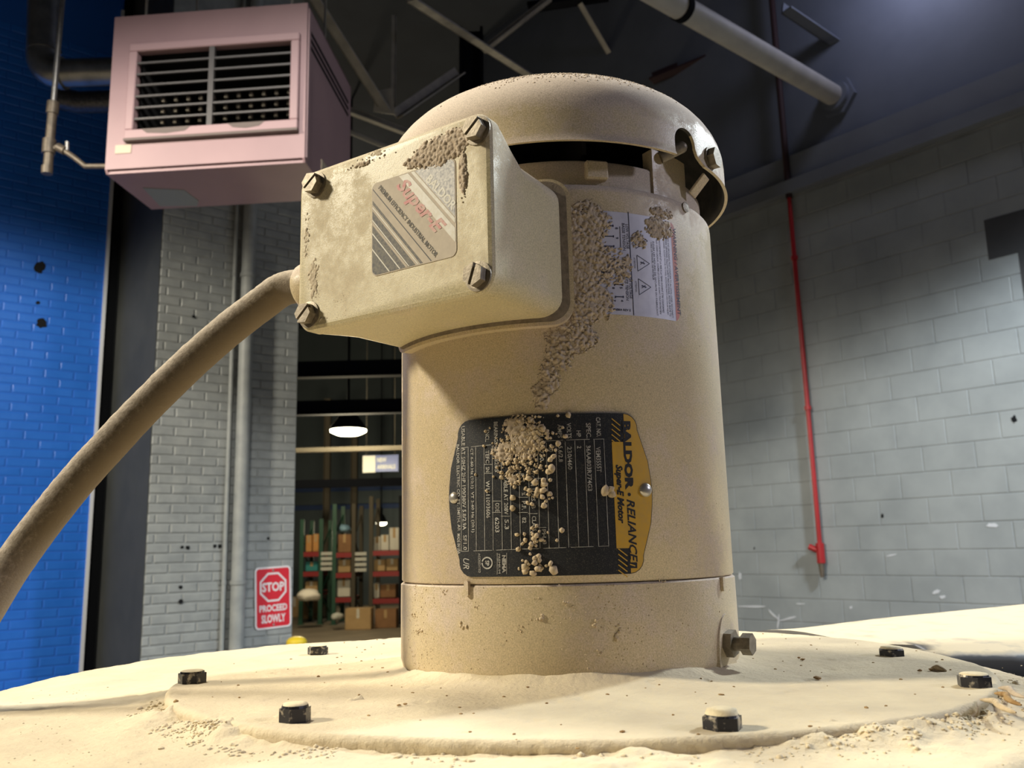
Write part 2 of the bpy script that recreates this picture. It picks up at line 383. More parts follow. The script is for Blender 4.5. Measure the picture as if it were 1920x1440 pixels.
# pier -----------------------------------------------------------------------
PR = on_pier(551, 1000)@B; PL = on_pier(281, 900)@B      # B coordinates of the face edges
p0 = A*EP
wp = MB().box((PL, 0, FLOOR), (PR, 1.3, 7.2), (p0, B, A, Z)).build('wall_center', 'mortar_grey'); tag(wp, 'grey painted brick pier beside the warehouse opening', 'wall', kind='structure')
masonry(wp, p0, B, -A, PL, PR, -1.0, 2.75, .197, .0575, .0102, .006, .005, 'brick_grey', 'brick', .05)
MB().box((-.0, .0, FLOOR), (.008, 1.3, 7.2), (p0+B*(PL-.008), B, A, Z)).build('side_panel', 'wall_charcoal', wp)
frp = (p0-A*.007, B, Z, -A)
for i, (x, y, r) in enumerate([(341, 1026, .012), (351, 1027, .016), (402, 1024, .014), (411, 1024, .016), (338, 1101, .014), (338, 1128, .018), (363, 594, .014), (502, 1010, .012)]):
    P = on_pier(x, y); blot(P@B, P[2], r, r, 60+i, frp, 'anchor_hole', 'near_black', wp, h=.002)
# the dark recess and the blue wall left of the pier
EB = EP+.95
S1 = at_plane(220, 560, A*EB, A)@B; S0 = at_plane(199, 540, A*EB, A)@B
wb = MB().box((S0-2.6, 0, FLOOR), (S0, .3, 7.2), (A*EB, B, A, Z)).build('wall_left', 'mortar_blue'); tag(wb, 'bright blue painted brick wall on the left', 'wall', kind='structure')
masonry(wb, A*EB, B, -A, S0-1.5, S0-.012, -1.1, 4.2, .197, .0575, .0102, .0035, .004, 'wall_blue', 'brick', .03)
tr = MB().box((-.022, -.03, FLOOR), (.0, .02, 4.6), (A*EB+B*S0, B, A, Z)).build('trim_2', 'edge_white'); tag(tr, 'thin pale metal corner strip at the end of the blue wall', 'trim', kind='structure')
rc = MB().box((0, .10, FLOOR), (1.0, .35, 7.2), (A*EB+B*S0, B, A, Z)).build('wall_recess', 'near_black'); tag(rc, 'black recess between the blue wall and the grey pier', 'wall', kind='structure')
frb = (A*EB-A*.004, B, Z, -A)
for i, (x, y, r) in enumerate([(75, 501, .045), (71, 568, .016), (78, 607, .040)]):
    P = at_plane(x, y, A*EB, A); blot(P@B, P[2], r, r, 80+i, frb, 'wall_hole', 'near_black', wb, h=.002)
# far wall of the warehouse
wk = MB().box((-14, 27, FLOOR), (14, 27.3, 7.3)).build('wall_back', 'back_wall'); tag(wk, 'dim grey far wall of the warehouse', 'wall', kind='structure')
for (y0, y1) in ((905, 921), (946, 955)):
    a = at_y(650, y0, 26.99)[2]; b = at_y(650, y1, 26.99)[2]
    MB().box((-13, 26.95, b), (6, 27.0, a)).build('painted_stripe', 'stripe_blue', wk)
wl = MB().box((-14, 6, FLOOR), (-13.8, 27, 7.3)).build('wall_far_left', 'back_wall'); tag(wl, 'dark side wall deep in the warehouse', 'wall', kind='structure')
# ================================================================== ROOF STEEL AND PIPES
def bar(name, p, q, wdt, hgt, m, label, cat='beam', group='roof steelwork', kind='L'):
    """rolled steel member between two points: an angle section (two legs) or a flat tube"""
    p, q = np.array(p), np.array(q); t = (q-p)/np.linalg.norm(q-p); u = np.cross(t, Z); u /= np.linalg.norm(u); v = np.cross(u, t)
    L = np.linalg.norm(q-p); th = wdt*.14; f_ = (p, t, u, v)
    b = MB()
    if kind == 'L': b.prism([(0, 0), (L, 0), (L, th), (0, th)], -hgt/2, hgt/2, (p-u*wdt/2, t, u, v)); b.box((0, -wdt/2, -hgt/2), (L, wdt/2, -hgt/2+th), f_)
    elif kind == 'H':
        b.box((0, -th/2, -hgt/2), (L, th/2, hgt/2), f_)
        for s in (-1, 1): b.box((0, -wdt/2, s*hgt/2-th/2), (L, wdt/2, s*hgt/2+th/2), f_)
    o = b.build(name, m); return tag(o, label, cat, group)
def P3(x, y, Y): return at_y(x, y, Y)
def px_m(n, Y): return n*(Y+.46)/FPX
BE = [('roof_beam', (770, -8, 6.5), (1010, 148, 9.0), 19, 'truss_grey', 'long pale grey truss chord sloping down behind the fan cover'),
      ('roof_beam', (590, -12, 6.2), (728, 205, 7.0), 24, 'truss_grey', 'grey sloping truss leg right behind the pink heater'),
      ('roof_beam', (745, 212, 7.2), (862, 132, 7.8), 21, 'truss_grey', 'short diagonal truss brace rising right from the gusset'),
      ('roof_beam', (739, 30, 7.4), (737, 215, 7.4), 9, 'truss_grey', 'thin vertical truss hanger above the gusset'),
      ('roof_beam', (905, 92, 8.6), (1030, -6, 8.6), 16, 'truss_grey', 'faint diagonal truss brace rising to the top edge'),
      ('roof_beam', (1090, 5, 8.8), (1170, 142, 9.2), 13, 'truss_grey', 'thin faint truss brace above the fan cover'),
      ('roof_beam', (650, 203, 7.0), (775, 250, 7.0), 17, 'truss_grey', 'brownish bottom truss chord between heater and junction box'),
      ('roof_post', (884, 60, 9.5), (884, 260, 9.5), 42, 'truss_dark', 'black vertical roof post behind the sloping chord'),
      ('roof_beam', (1220, 143, 8.4), (1345, 92, 8.0), 26, 'pipe_darkred', 'dark red roof beam just above the right of the fan cover'),
      ('roof_beam', (1475, 10, 6.6), (1590, 88, 7.0), 26, 'upper_wall', 'short pale strut above the end of the white pipe'),
      ('roof_beam', (-20, 22, 7.6), (60, 50, 7.6), 24, 'truss_grey', 'pale roof angle in the top left corner by the flue'),
      ('roof_beam', (135, 62, 6.4), (205, 84, 6.4), 26, 'truss_grey', 'pale roof angle between the flue and the pink heater'),
      ('roof_beam', (990, 8, 8.8), (1140, -14, 8.8), 26, 'truss_dark', 'dark top chord stub where two faint braces meet')]
for nm, p, q, wpx, m, lab in BE:
    Ym = (p[2]+q[2])/2; bar(nm, P3(*p), P3(*q), px_m(wpx, Ym), px_m(wpx, Ym), m, lab, kind='H' if nm == 'roof_post' else 'L')
g = frame_n(P3(722, 190, 6.95), (0, -1, -.2)); k = px_m(1, 7)
o = MB().prism([(-24*k, -20*k), (20*k, -28*k), (14*k, 26*k), (-18*k, 20*k)], -.01, .01, g).build('gusset_plate', 'truss_grey'); tag(o, 'grey steel gusset plate joining the truss members by the heater', 'gusset', 'roof steelwork')
o = MB().tube([P3(650, 245, 7.6), P3(735, 280, 7.6)], px_m(5, 7.6), 10).build('roof_conduit', 'pipe_white', smooth=True); tag(o, 'thin pale conduit below the bottom truss chord', 'conduit')
# white pipe into the upper wall
E1 = on_right(1572, 184, DW+.05); rp = px_m(21, 6.7)
E0 = E1-B*4.6
wp_ = empty('white_pipe', tuple(E1)); tag(wp_, 'fat white roof pipe running into a round flange on the upper wall', 'pipe')
def loc(o, par): o.matrix_parent_inverse = Matrix.Translation(-Vector(par.location)); return o
loc(MB().tube([E0, E1], rp, 28).build('pipe', 'pipe_white', wp_, True), wp_)
mid = E1-B*np.linalg.norm(E1-at_plane(1282, 50, E1, np.cross(B, Z)))
loc(MB().tube([mid-B*.03, mid+B*.03], rp*1.12, 28).build('coupling_band', 'truss_dark', wp_, True), wp_)
loc(MB().tube([E1-B*.10, E1-B*.0], [rp*1.45, rp*1.5], 28).build('collar', 'upper_wall', wp_, True), wp_)
ff = (E1, A, Z, -B)
loc(MB().prism(hexa(rp*2.0, 10), 0, .05, ff).build('flange', 'upper_wall', wp_), wp_)
# red sprinkler riser
ra = on_right(1499, 520)@A; RB = on_right(1541, 1062)[2]
rr_ = empty('red_riser_pipe', tuple(A*ra+B*(DW-.06)+Z*RB)); tag(rr_, 'thin red fire pipe running down the grey block wall', 'pipe')
c = A*ra+B*(DW-.055)
rz = [c+Z*(RB+.02), c+Z*3.24]
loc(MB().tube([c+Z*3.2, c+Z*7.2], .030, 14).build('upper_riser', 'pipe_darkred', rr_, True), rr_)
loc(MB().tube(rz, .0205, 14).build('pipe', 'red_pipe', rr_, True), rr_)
loc(MB().tube([c+Z*(RB+.03), c+Z*(RB+.20)], .036, 14).build('valve_body', 'red_pipe', rr_, True), rr_)
loc(MB().tube([c+Z*(RB+.13), c+Z*(RB+.17)+A*.09-B*.02], .026, 12).build('valve_handle', 'red_pipe', rr_, True), rr_)
loc(MB().tube([c+Z*(RB-.09), c+Z*(RB+.03)], [.018, .028], 12).build('drain_nipple', 'iron_pipe', rr_, True), rr_)
for zz in (1.2, 2.6): loc(MB().tube([c+Z*zz, c+Z*(zz+.035)], .031, 14).build('coupling', 'red_pipe', rr_, True), rr_)
# downpipe and conduit on the pier
def on_pier_axis(x, y, gap):
    return at_plane(x, y, A*(EP-gap), A)
for (xa, ya, r_, gap, nm, lab, m) in ((456, 800, .050, .07, 'downpipe', 'fat grey painted downpipe on the brick pier', 'brick_grey'), (430, 800, .016, .03, 'conduit', 'thin grey conduit left of the downpipe on the pier', 'brick_grey')):
    c = on_pier_axis(xa, ya, gap); e = empty(nm, (c[0], c[1], FLOOR)); tag(e, lab, 'pipe')
    loc(MB().tube([V(c[0], c[1], FLOOR), V(c[0], c[1], 5.1)], r_, 20).build('pipe', m, e, True), e)
    for zz in (-.15, 2.13, 3.4):
        k = frame_n((c[0], c[1], zz), -A)
        loc(MB().tube([V(c[0], c[1], zz), V(c[0], c[1], zz+.03)], r_*1.15, 20).box((-r_*2.2, -.0, -gap), (r_*2.2, .03, -gap+.012), k).build('pipe_strap', 'mortar_grey', e, True), e)
# stop sign on the pier ------------------------------------------------------
c = on_pier(512, 1120, EP-.012); sh = .445; sw = .283; tilt = math.radians(-2.2)
e = empty('stop_sign', tuple(c)); tag(e, 'red and white STOP proceed slowly sign on the brick pier', 'sign')
ub = B*math.cos(tilt)+Z*math.sin(-tilt)*1.0; ub /= np.linalg.norm(ub); vb = Z*math.cos(tilt)-B*math.sin(-tilt); vb = vb-ub*(vb@ub); vb /= np.linalg.norm(vb)
sf = (c, ub, vb, -A)
loc(MB().prism(rounded(-sw/2, sw/2, -sh/2, sh/2, .03), 0, .003, sf).build('border', 'sign_white', e), e)
loc(MB().prism(rounded(-sw/2+.013, sw/2-.013, -sh/2+.013, sh/2-.013, .02), .003, .0042, sf).build('red_face', 'sign_red', e), e)
oc = lambda r: [(r*math.cos(math.radians(22.5+45*i)), .075+r*math.sin(math.radians(22.5+45*i))) for i in range(8)]
a_, b_ = oc(.113), oc(.098); m_ = MB()
vs = [sf[0]+sf[1]*u+sf[2]*v+sf[3]*.005 for u, v in a_+b_]; m_.add(vs, [(i, (i+1) % 8, 8+(i+1) % 8, 8+i) for i in range(8)])
loc(m_.build('octagon_outline', 'sign_white', e), e)
def flat_text(mb, s, f_, u0, u1, v0, v1, h, bold=.0, shear=0.):
    vs, fs = text_data(s, bold, shear); mb.add([f_[0]+f_[1]*(u0+(u1-u0)*x)+f_[2]*(v0+(v1-v0)*y)+f_[3]*h for x, y in vs], fs); return mb
for tx_, u_, v0_, v1_ in (('STOP', .087, .042, .11), ('PROCEED', .108, -.10, -.05), ('SLOWLY', .094, -.18, -.12)): loc(flat_text(MB(), tx_, sf, -u_, u_, v0_, v1_, .0052, .033).build('lettering', 'sign_white', e, fix=False), e)
for v in (.195, -.195): loc(MB().lathe([(.0075, .004), (.0075, .008), (.004, .010)], 12, fr=(c+vb*v, ub, vb, -A)).build('mounting_screw', 'mortar_grey', e), e)
# bollard --------------------------------------------------------------------
c = at_y(556, 1200, 5.55); e = tag(MB().lathe([(.066, 0), (.066, 1.0), (.0, 1.0)], 24).build('x', 'bollard_yellow'), '') if 0 else empty('bollard', (c[0], c[1], FLOOR))
tag(e, 'yellow painted bollard with a rounded top beside the pier', 'bollard')
ht = at_y(556, 1193, 5.55)[2]-FLOOR; rb = .066
MB().lathe([(rb, 0), (rb, ht-.035)], 32).build('post', 'bollard_yellow', e, True)
MB().lathe([(rb, ht-.035)]+[(rb*math.cos(t), ht-.035+.035*math.sin(t)) for t in np.linspace(.1, 1.5, 8)], 32).build('cap', 'bollard_yellow', e, True)
MB().lathe([(.12, 0), (.12, .012), (.07, .014)], 32).build('base_plate', 'dark_steel', e)
# ================================================================== PINK UNIT HEATER
hth = -.0795; ht_ = V(math.cos(hth), math.sin(hth), 0); hn = V(-math.sin(hth), math.cos(hth), 0); HO = V(-2.117, 3.8, 0); HW = 1.063; ZT, ZB = 2.923, 2.026
he = empty('unit_heater', tuple(HO+Z*ZB)); tag(he, 'pink ceiling mounted gas unit heater with dark louvred grille', 'heater')
hf = (HO, ht_, hn, Z)             # local: along width, into depth, up
def H(b, nm, m, sm=False, **k): return loc(b.build(nm, m, he, sm, **k), he)
side = [(0.015, ZB), (0.0, ZB+.02), (0, ZT), (.87, ZT), (.87, ZB+.36), (.5, ZB)]
def extr(poly, a0, a1, mi=0, b=None):
    b = b or MB(); return b.prism(poly, a0, a1, (HO, hn, Z, ht_), mi)
# shell with a real opening in the front
def hp(x, y, d=0.0):
    P = at_plane(x, y, HO+hn*d, hn); return (P-HO)@ht_, P[2]
gx0, gz1 = hp(262, 98); gx1, gz0 = hp(545, 232); gz1 = .5*(gz1+hp(541, 84)[1]); gz0 = .5*(gz0+hp(254, 243)[1])
b = MB(); T = .02
b.box((0, 0, ZB+.02), (gx0, T, ZT), hf); b.box((gx1, 0, ZB+.02), (HW, T, ZT), hf); b.box((gx0, 0, gz1), (gx1, T, ZT), hf); b.box((gx0, 0, ZB+.02), (gx1, T, gz0), hf)
H(b, 'front_panel', 'heater_pink')
side2 = [(.0, ZB+.02), (.015, ZB), (.5, ZB), (.87, ZB+.36), (.87, ZT), (T, ZT), (T, ZB+.02)]
H(extr(side2, HW-.012, HW), 'side_panel', 'heater_pink'); H(extr(side2, 0, .012), 'side_panel', 'heater_pink')
H(MB().box((0, T, ZT-.012), (HW, .87, ZT), hf), 'top_panel', 'heater_pink')
H(extr([(.015, ZB), (.5, ZB), (.87, ZB+.36), (.87, ZB+.372), (.5, ZB+.012), (.015, ZB+.014)], .012, HW-.012), 'bottom_pan', 'heater_pink')
H(MB().box((.0, .86, ZB+.36), (HW, .87, ZT), hf), 'back_panel', 'heater_pink')
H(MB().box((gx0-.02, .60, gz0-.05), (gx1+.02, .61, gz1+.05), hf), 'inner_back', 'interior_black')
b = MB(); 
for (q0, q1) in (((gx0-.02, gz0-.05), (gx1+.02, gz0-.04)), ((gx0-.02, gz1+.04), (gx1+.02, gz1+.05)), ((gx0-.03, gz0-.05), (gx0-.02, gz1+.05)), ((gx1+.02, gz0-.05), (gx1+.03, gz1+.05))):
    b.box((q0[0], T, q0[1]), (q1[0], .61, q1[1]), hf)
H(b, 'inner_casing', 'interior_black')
F = .045
for (x0, z0, x1, z1) in ((gx0-F, gz1, gx1+F, gz1+F), (gx0-F, gz0-F*1.15, gx1+F, gz0), (gx0-F, gz0, gx0, gz1), (gx1, gz0, gx1+F, gz1)):
    H(MB().box((x0, -.028, z0), (x1, 0, z1), hf, ch=.005), 'grille_frame', 'heater_frame')
H(MB().box((gx0-F, -.032, gz0-F*1.4), (gx1+F, 0, gz0-F*1.12), hf), 'grille_lip', 'grime')
gm = hp(398, 160)[0]
H(MB().box((gm-.014, -.022, gz0-.01), (gm+.014, .0, gz1+.01), hf), 'grille_mullion', 'heater_slat')
for i in range(6):
    zz = gz0+(gz1-gz0)*(i+1)/7+.006
    for (x0, x1) in ((gx0, gm-.014), (gm+.014, gx1)):
        H(MB().prism([(-.018, -.012), (-.012, -.014), (.022, .010), (.016, .014), (-.018, -.002)], x0, x1, (HO+Z*zz, hn, Z, ht_)), 'grille_slat', 'heater_slat')
clip = MB().box((-.011, 0, -.012), (.011, .02, .012), (V(0, 0, 0), ht_, hn, Z), ch=.003).build('burner_clip', 'burner_clip', he)
first = True
for r_ in range(4):
    zz = gz0+(gz1-gz0)*(r_+.42)/7+.012
    for k in range(11):
        xx = gx0+.07+(gx1-gx0-.07)*(k+.3)/11
        if abs(xx-gm) < .03: continue
        o = clip if first else clip.copy()
        if not first: COL.objects.link(o)
        first = False; o.parent = he; o.location = tuple(HO+ht_*xx+hn*.14+Z*zz-Z*ZB-HO+V(0, 0, 0)) if 0 else tuple(ht_*xx+hn*.10+Z*(zz-ZB))
# right side louvres, seams, plates
for k in range(3):
    z1_ = ZT-.13-k*.042
    H(extr([(.05, z1_), (.80, z1_-.005), (.80, z1_-.020), (.05, z1_-.017)], HW-.001, HW+.004), 'side_louvre', 'near_black')
H(MB().box((HW, .02, ZB+.03), (HW+.006, .05, ZT-.02), hf), 'corner_seam', 'heater_frame')
x0, z1_ = hp(217, 273); x1, z0_ = hp(246, 287); H(MB().box((x0, -.004, z0_), (x1, 0, z1_), hf), 'rating_plate', 'plate_tan')
H(MB().box((HW, .28, ZB+.06), (HW+.004, .52, ZB+.14), hf), 'caution_plate', 'plate_tan')
for (xa, xb) in ((270, 362), (430, 500)):
    x0 = hp(xa, 246)[0]; x1 = hp(xb, 238)[0]
    H(MB().prism([(x0, gz0-.002), (x0+.03, gz0-.025), ((x0+x1)/2, gz0-.034), (x1-.03, gz0-.026), (x1, gz0-.002)], -.0015, 0, (HO-hn*.028, ht_, Z, hn)), 'soot_stain', 'grime')
q = [at_z(x, y, ZB-.001) for x, y in ((268, 352), (345, 356), (372, 376), (370, 386), (300, 386))]
H(MB().prism([((p-HO)@ht_, (p-HO)@hn) for p in q], -.003, 0, (HO+Z*ZB, ht_, hn, Z)), 'repair_patch', 'heater_patch')
for xx in (.12, HW-.12):
    for yy in (.1, .7): H(MB().tube([HO+ht_*xx+hn*yy+Z*ZT, HO+ht_*xx+hn*yy+Z*7.2], .008, 8), 'hanger_rod', 'truss_grey')
# flue -----------------------------------------------------------------------
Yf = 4.45; k = px_m(1, Yf); p = lambda x, y, Y=Yf: at_y(x, y, Y)
fe = empty('flue_pipe', tuple(p(80, 100))); tag(fe, 'galvanised flue pipe with elbow left of the pink heater', 'flue')
def Fq(b, nm, m='galvanised'): return loc(b.build(nm, m, fe, True, ang=60), fe)
Fq(MB().tube([p(84, -80), p(80, 105)], 31*k, 28), 'riser')
cx = p(80, 105); pts = []
for t in np.linspace(0, math.pi/2, 8): pts.append(cx+V(1, 0, 0)*(40*k)*(1-math.cos(t))-Z*(40*k)*math.sin(t))
Fq(MB().tube(pts, 31*k, 28), 'elbow')
endp = pts[-1]; Fq(MB().tube([endp, endp+V(.62, .02, .02)], 28*k, 28), 'run')
Fq(MB().tube([p(82, 92), p(82, 99)], 33*k, 28), 'joint_ring'); Fq(MB().tube([endp-V(.01, 0, 0), endp+V(.02, 0, 0)], 33*k, 28), 'joint_ring')
Fq(MB().tube([p(112, 185, 4.9), p(150, 192, 4.9), p(215, 190, 4.9)], 24*k, 20), 'lower_branch', 'dark_steel')
# gas pipe ---------------------------------------------------------------------
Yg = 3.95; k = px_m(1, Yg); p = lambda x, y, Y=Yg: at_y(x, y, Y)
ge = empty('gas_pipe', tuple(p(89, 325))); tag(ge, 'slim iron gas pipe with drip leg beside the pink heater', 'pipe')
def Gq(b, nm, m='iron_pipe'): return loc(b.build(nm, m, ge, True, ang=50), ge)
Gq(MB().tube([p(122, -60), p(100, 195)], 5.5*k, 12), 'riser', 'grey_steel')
Gq(MB().tube([p(100, 192), p(98, 214)], 12*k, 8), 'union_nut'); Gq(MB().tube([p(98, 212), p(89, 322)], 9*k, 14), 'drip_leg')
Gq(MB().tube([p(93, 262), p(91, 288)], 12.5*k, 14), 'tee'); Gq(MB().tube([p(88.7, 312), p(88, 326)], 11*k, 8), 'cap')
Gq(MB().tube([p(94, 276), p(118, 281), p(140, 296), p(160, 312), p(200, 312)], 5.5*k, 12), 'branch')
Gq(MB().tube([p(108, 276), p(122, 283)], 9*k, 10), 'valve_body'); Gq(MB().tube([p(126, 282), p(126, 266)], 4*k, 8), 'valve_handle', 'grey_steel')
# ================================================================== WAREHOUSE BEYOND
def wx(x, Y): return at_y(x, 1040, Y)[0]
def wz(y, Y): return at_y(650, y, Y)[2]
def bx_px(nm, m, x0, x1, y0, y1, Y, dep, lab, cat, group, z0=None, flaps=True, tape=True):
    X0, X1 = wx(x0, Y), wx(x1, Y); zt = wz(y0, Y); zb = wz(y1, Y) if z0 is None else z0
    e = empty(nm, ((X0+X1)/2, Y+dep/2, zb)); tag(e, lab, cat, group); h = zt-zb; w2 = (X1-X0)/2
    b = MB().box((-w2, -dep/2, 0), (w2, dep/2, h), ch=min(.012, h*.08)); b.build('carton_body', m, e)
    if flaps:
        MB().box((-w2*.985, -dep/2*.98, h), (w2*.985, -.004, h+.005)).build('flap', m, e); MB().box((-w2*.985, .004, h), (w2*.985, dep/2*.98, h+.005)).build('flap', m, e)
    if tape: MB().box((-.03, -dep/2-.002, h*.55), (.03, -dep/2, h)).build('tape', 'card_tan' if m != 'card_tan' else 'card_white', e)
    return e
def rack(x0, x1, Y, levels, top, lab, dep=1.0, posts=('rack_green', 'rack_green'), tags=None):
    X0, X1 = wx(x0, Y), wx(x1, Y); e = empty('pallet_rack', ((X0+X1)/2, Y, FLOOR)); tag(e, lab, 'shelving', 'pallet racks'); w2 = (X1-X0)/2; zt = wz(top, Y)-FLOOR
    for sx, pm in ((-w2, posts[0]), (w2, posts[1])):
        for yy in (0, dep): MB().box((sx-.045, yy-.035, 0), (sx+.045, yy+.035, zt)).box((sx-.08, yy-.07, 0), (sx+.08, yy+.07, .012)).build('upright', pm, e)
        for j in range(4):
            a = .2+j*(zt-.4)/4; b2 = .2+(j+1)*(zt-.4)/4
            MB().tube([V(sx, 0, a if j % 2 else b2), V(sx, dep, b2 if j % 2 else a)], .018, 6).build('frame_brace', pm, e)
    zs = []
    for ly in levels:
        z = wz(ly, Y)-FLOOR; zs.append(z)
        for yy in (0, dep): MB().box((-w2, yy-.03, z-.11), (w2, yy+.03, z)).build('shelf_beam', 'rack_red', e)
        MB().box((-w2+.02, .03, z-.05), (w2-.02, dep-.03, z-.02)).build('shelf_deck', 'rack_grey', e)
    if tags:
        for i in range(4):
            z = wz(tags[1]+i*(tags[2]-tags[1])/3.6, Y)-FLOOR; tx = wx(tags[0], Y)-(X0+X1)/2
            MB().box((tx-.13, -.045, z-.075), (tx+.13, -.036, z), ch=.003).build('location_card', 'tag_white', e)
    return e
RY = 19.6
rack(696, 752, RY, (1034, 1073, 1124), 932, 'rightmost pallet rack with red beams and a tall pale upright', posts=('rack_grey', 'near_black'))
rack(627, 663, RY+.3, (1036, 1074, 1120), 945, 'middle pallet rack between green upright and brown post', posts=('rack_green', 'rack_grey'), tags=(677, 1036, 1072))
rack(566, 602, RY+.5, (1033, 1070, 1108), 972, 'leftmost green pallet rack just beside the pier', tags=(613, 1034, 1068))
G_ = 'cartons on the pallet racks'
CB_ = [('card_white', 701, 713, 1008, 1034, .2, 'small white carton left end of the right rack top shelf'), ('card_white', 714, 729, 1005, 1034, .2, 'white carton in the middle of the right rack top shelf'), ('card_white', 730, 748, 992, 1034, .25, 'tallest white carton on the right rack top shelf'),
       ('card_tan', 701, 722, 1051, 1073, .15, 'tan carton on the left of the right rack second shelf'), ('card_tan', 724, 746, 1050, 1073, .2, 'tan carton on the right of the right rack second shelf'),
       ('card_white', 701, 711, 1096, 1124, .15, 'pale carton beside the post on the right rack bottom shelf'), ('card_brown', 713, 742, 1098, 1124, .2, 'brown carton on the right rack bottom shelf'),
       ('card_brown', 633, 658, 1002, 1036, .45, 'brown carton on the middle rack top shelf'), ('card_tan', 634, 657, 1049, 1074, .45, 'tan carton on the middle rack second shelf'), ('card_white', 633, 657, 1083, 1120, .45, 'big white carton on the middle rack bottom shelf'),
       ('card_orange', 573, 584, 1002, 1033, .65, 'narrow orange carton left on the left rack top shelf'), ('card_orange', 586, 597, 1000, 1033, .65, 'narrow orange carton right on the left rack top shelf'), ('teal', 573, 596, 1052, 1070, .65, 'teal carton on the left rack second shelf'), ('card_tan', 573, 596, 1089, 1108, .65, 'olive tan carton on the left rack bottom shelf')]
for i, (m, x0, x1, y0, y1, dy, lab) in enumerate(CB_):
    bx_px('carton', m, x0, x1, y0, y1, RY+.05+dy, .5, lab, 'box', G_, z0=wz(y1, RY+(0 if x0 > 690 else .3 if x0 > 610 else .5))+.002)
for (m, x0, x1, y0, yb_, lab) in [('card_tan', 648, 696, 1142, 1181, 'tan carton standing on the floor before the middle rack'), ('card_brown', 703, 743, 1145, 1178, 'dark brown carton on the floor under the right rack'), ('card_tan', 568, 598, 1126, 1160, 'open tan carton on the floor below the white cloth'), ('card_brown', 604, 622, 1136, 1156, 'small brown carton on the floor beside the middle rack'), ('card_tan', 546, 562, 1118, 1158, 'tan carton on the floor half hidden by the pier')]:
    Y = at_z((x0+x1)/2, yb_, FLOOR)[1]; bx_px('carton', m, x0, x1, y0, None, Y, .40, lab, 'box', 'cartons on the warehouse floor', z0=FLOOR)
def lump(nm, m, x0, x1, y0, y1, Y, lab, cat, seed):
    X0, X1, zt, zb = wx(x0, Y), wx(x1, Y), wz(y0, Y), wz(y1, Y)
    bm = bmesh.new(); bmesh.ops.create_icosphere(bm, subdivisions=3, radius=1); r = random.Random(seed)
    for v in bm.verts:
        n_ = float(fbm(np.array([v.co.x*2+seed*5]), np.array([v.co.y*2+v.co.z*1.7]), 3, seed)[0]); v.co *= .7+.6*n_
        v.co = Vector((v.co.x*(X1-X0)/2, v.co.y*.25, max(v.co.z, -.75)*(zt-zb)/2))
    me = bpy.data.meshes.new(nm); bm.to_mesh(me); bm.free(); me.materials.append(MATS[m]); me.polygons.foreach_set('use_smooth', [True]*len(me.polygons))
    o = link(nm, me); o.location = ((X0+X1)/2, Y, (zt+zb)/2); return tag(o, lab, cat)
lump('plastic_bag', 'bag_blue', 635, 657, 983, 1000, RY+.75, 'pale blue plastic bag on the middle rack top carton', 'bag', 3)
lump('cloth_bundle', 'cloth_white', 558, 602, 1103, 1127, 19.05, 'crumpled white cloth draped over the open tan carton', 'cloth', 5)
lump('cloth_bundle', 'tag_white', 624, 645, 1148, 1163, 18.6, 'small white bundle lying on the warehouse floor', 'bundle', 8)
# hanging aisle sign
Y = 14.5; x0, x1 = wx(679, Y), wx(747, Y); z1_, z0_ = wz(855, Y), wz(886, Y); e = empty('hanging_sign', ((x0+x1)/2, Y, z0_)); tag(e, 'blue hanging NEW ARRIVALS sign with a white square', 'sign')
w2 = (x1-x0)/2; h = z1_-z0_
MB().box((-w2, 0, 0), (w2, .02, h)).build('board', 'sign_blue', e)
sq = wx(703, Y)-(x0+x1)/2; MB().box((-w2, -.006, -.01), (sq, 0, h*.98)).build('white_square', 'tag_white', e)
sgf = (V(0, -.004, 0), V(1, 0, 0), Z, V(0, -1, 0)); flat_text(MB(), 'NEW', sgf, sq+.03, sq+.19, h*.58, h*.84, .001, .03).build('lettering', 'tag_white', e, fix=False); flat_text(MB(), 'ARRIVALS', sgf, sq+.03, w2-.05, h*.16, h*.42, .001, .03).build('lettering', 'tag_white', e, fix=False)
for s in (-1, 1): MB().tube([V(s*w2*.8, .01, h), V(s*w2*.8, .01, 7.2-z0_)], .006, 6).build('hanger_wire', 'rack_grey', e)
# high-bay lamps in the warehouse, plus one added fill light
def hall_lamp(x, y, wpx, Y, lab, power):
    c = at_y(x, y, Y); r = wpx/2*(Y+.46)/FPX; e = empty('high_bay_lamp', tuple(c)); tag(e, lab, 'lamp', 'warehouse lamps')
    MB().lathe([(r, .0), (r*.985, -.03), (r*.6, -.075), (0.001, -.085)], 32).build('lens', 'lamp_glow', e, True)
    MB().lathe([(r*1.02, 0), (r*1.02, .03), (r*.5, .22), (r*.28, .24), (r*.28, .42), (.02, .44), (.02, 7.2-c[2])], 32).build('housing', 'near_black', e, True)
    point('warehouse_lamp', tuple(c-Z*.35), power, (1, .86, .58), .25)
hall_lamp(653, 806, 68, 12.5, 'bright oval high bay lamp hanging in the warehouse', 420)
point('warehouse_fill_light', (-4.2, 16.5, 2.9), 420, (1, .84, .56), .25)  # added fill without a fixture, out of view, brightens cartons and floor
hall_lamp(715, 980, 20, 25.0, 'tiny distant lamp above the right rack', 60)
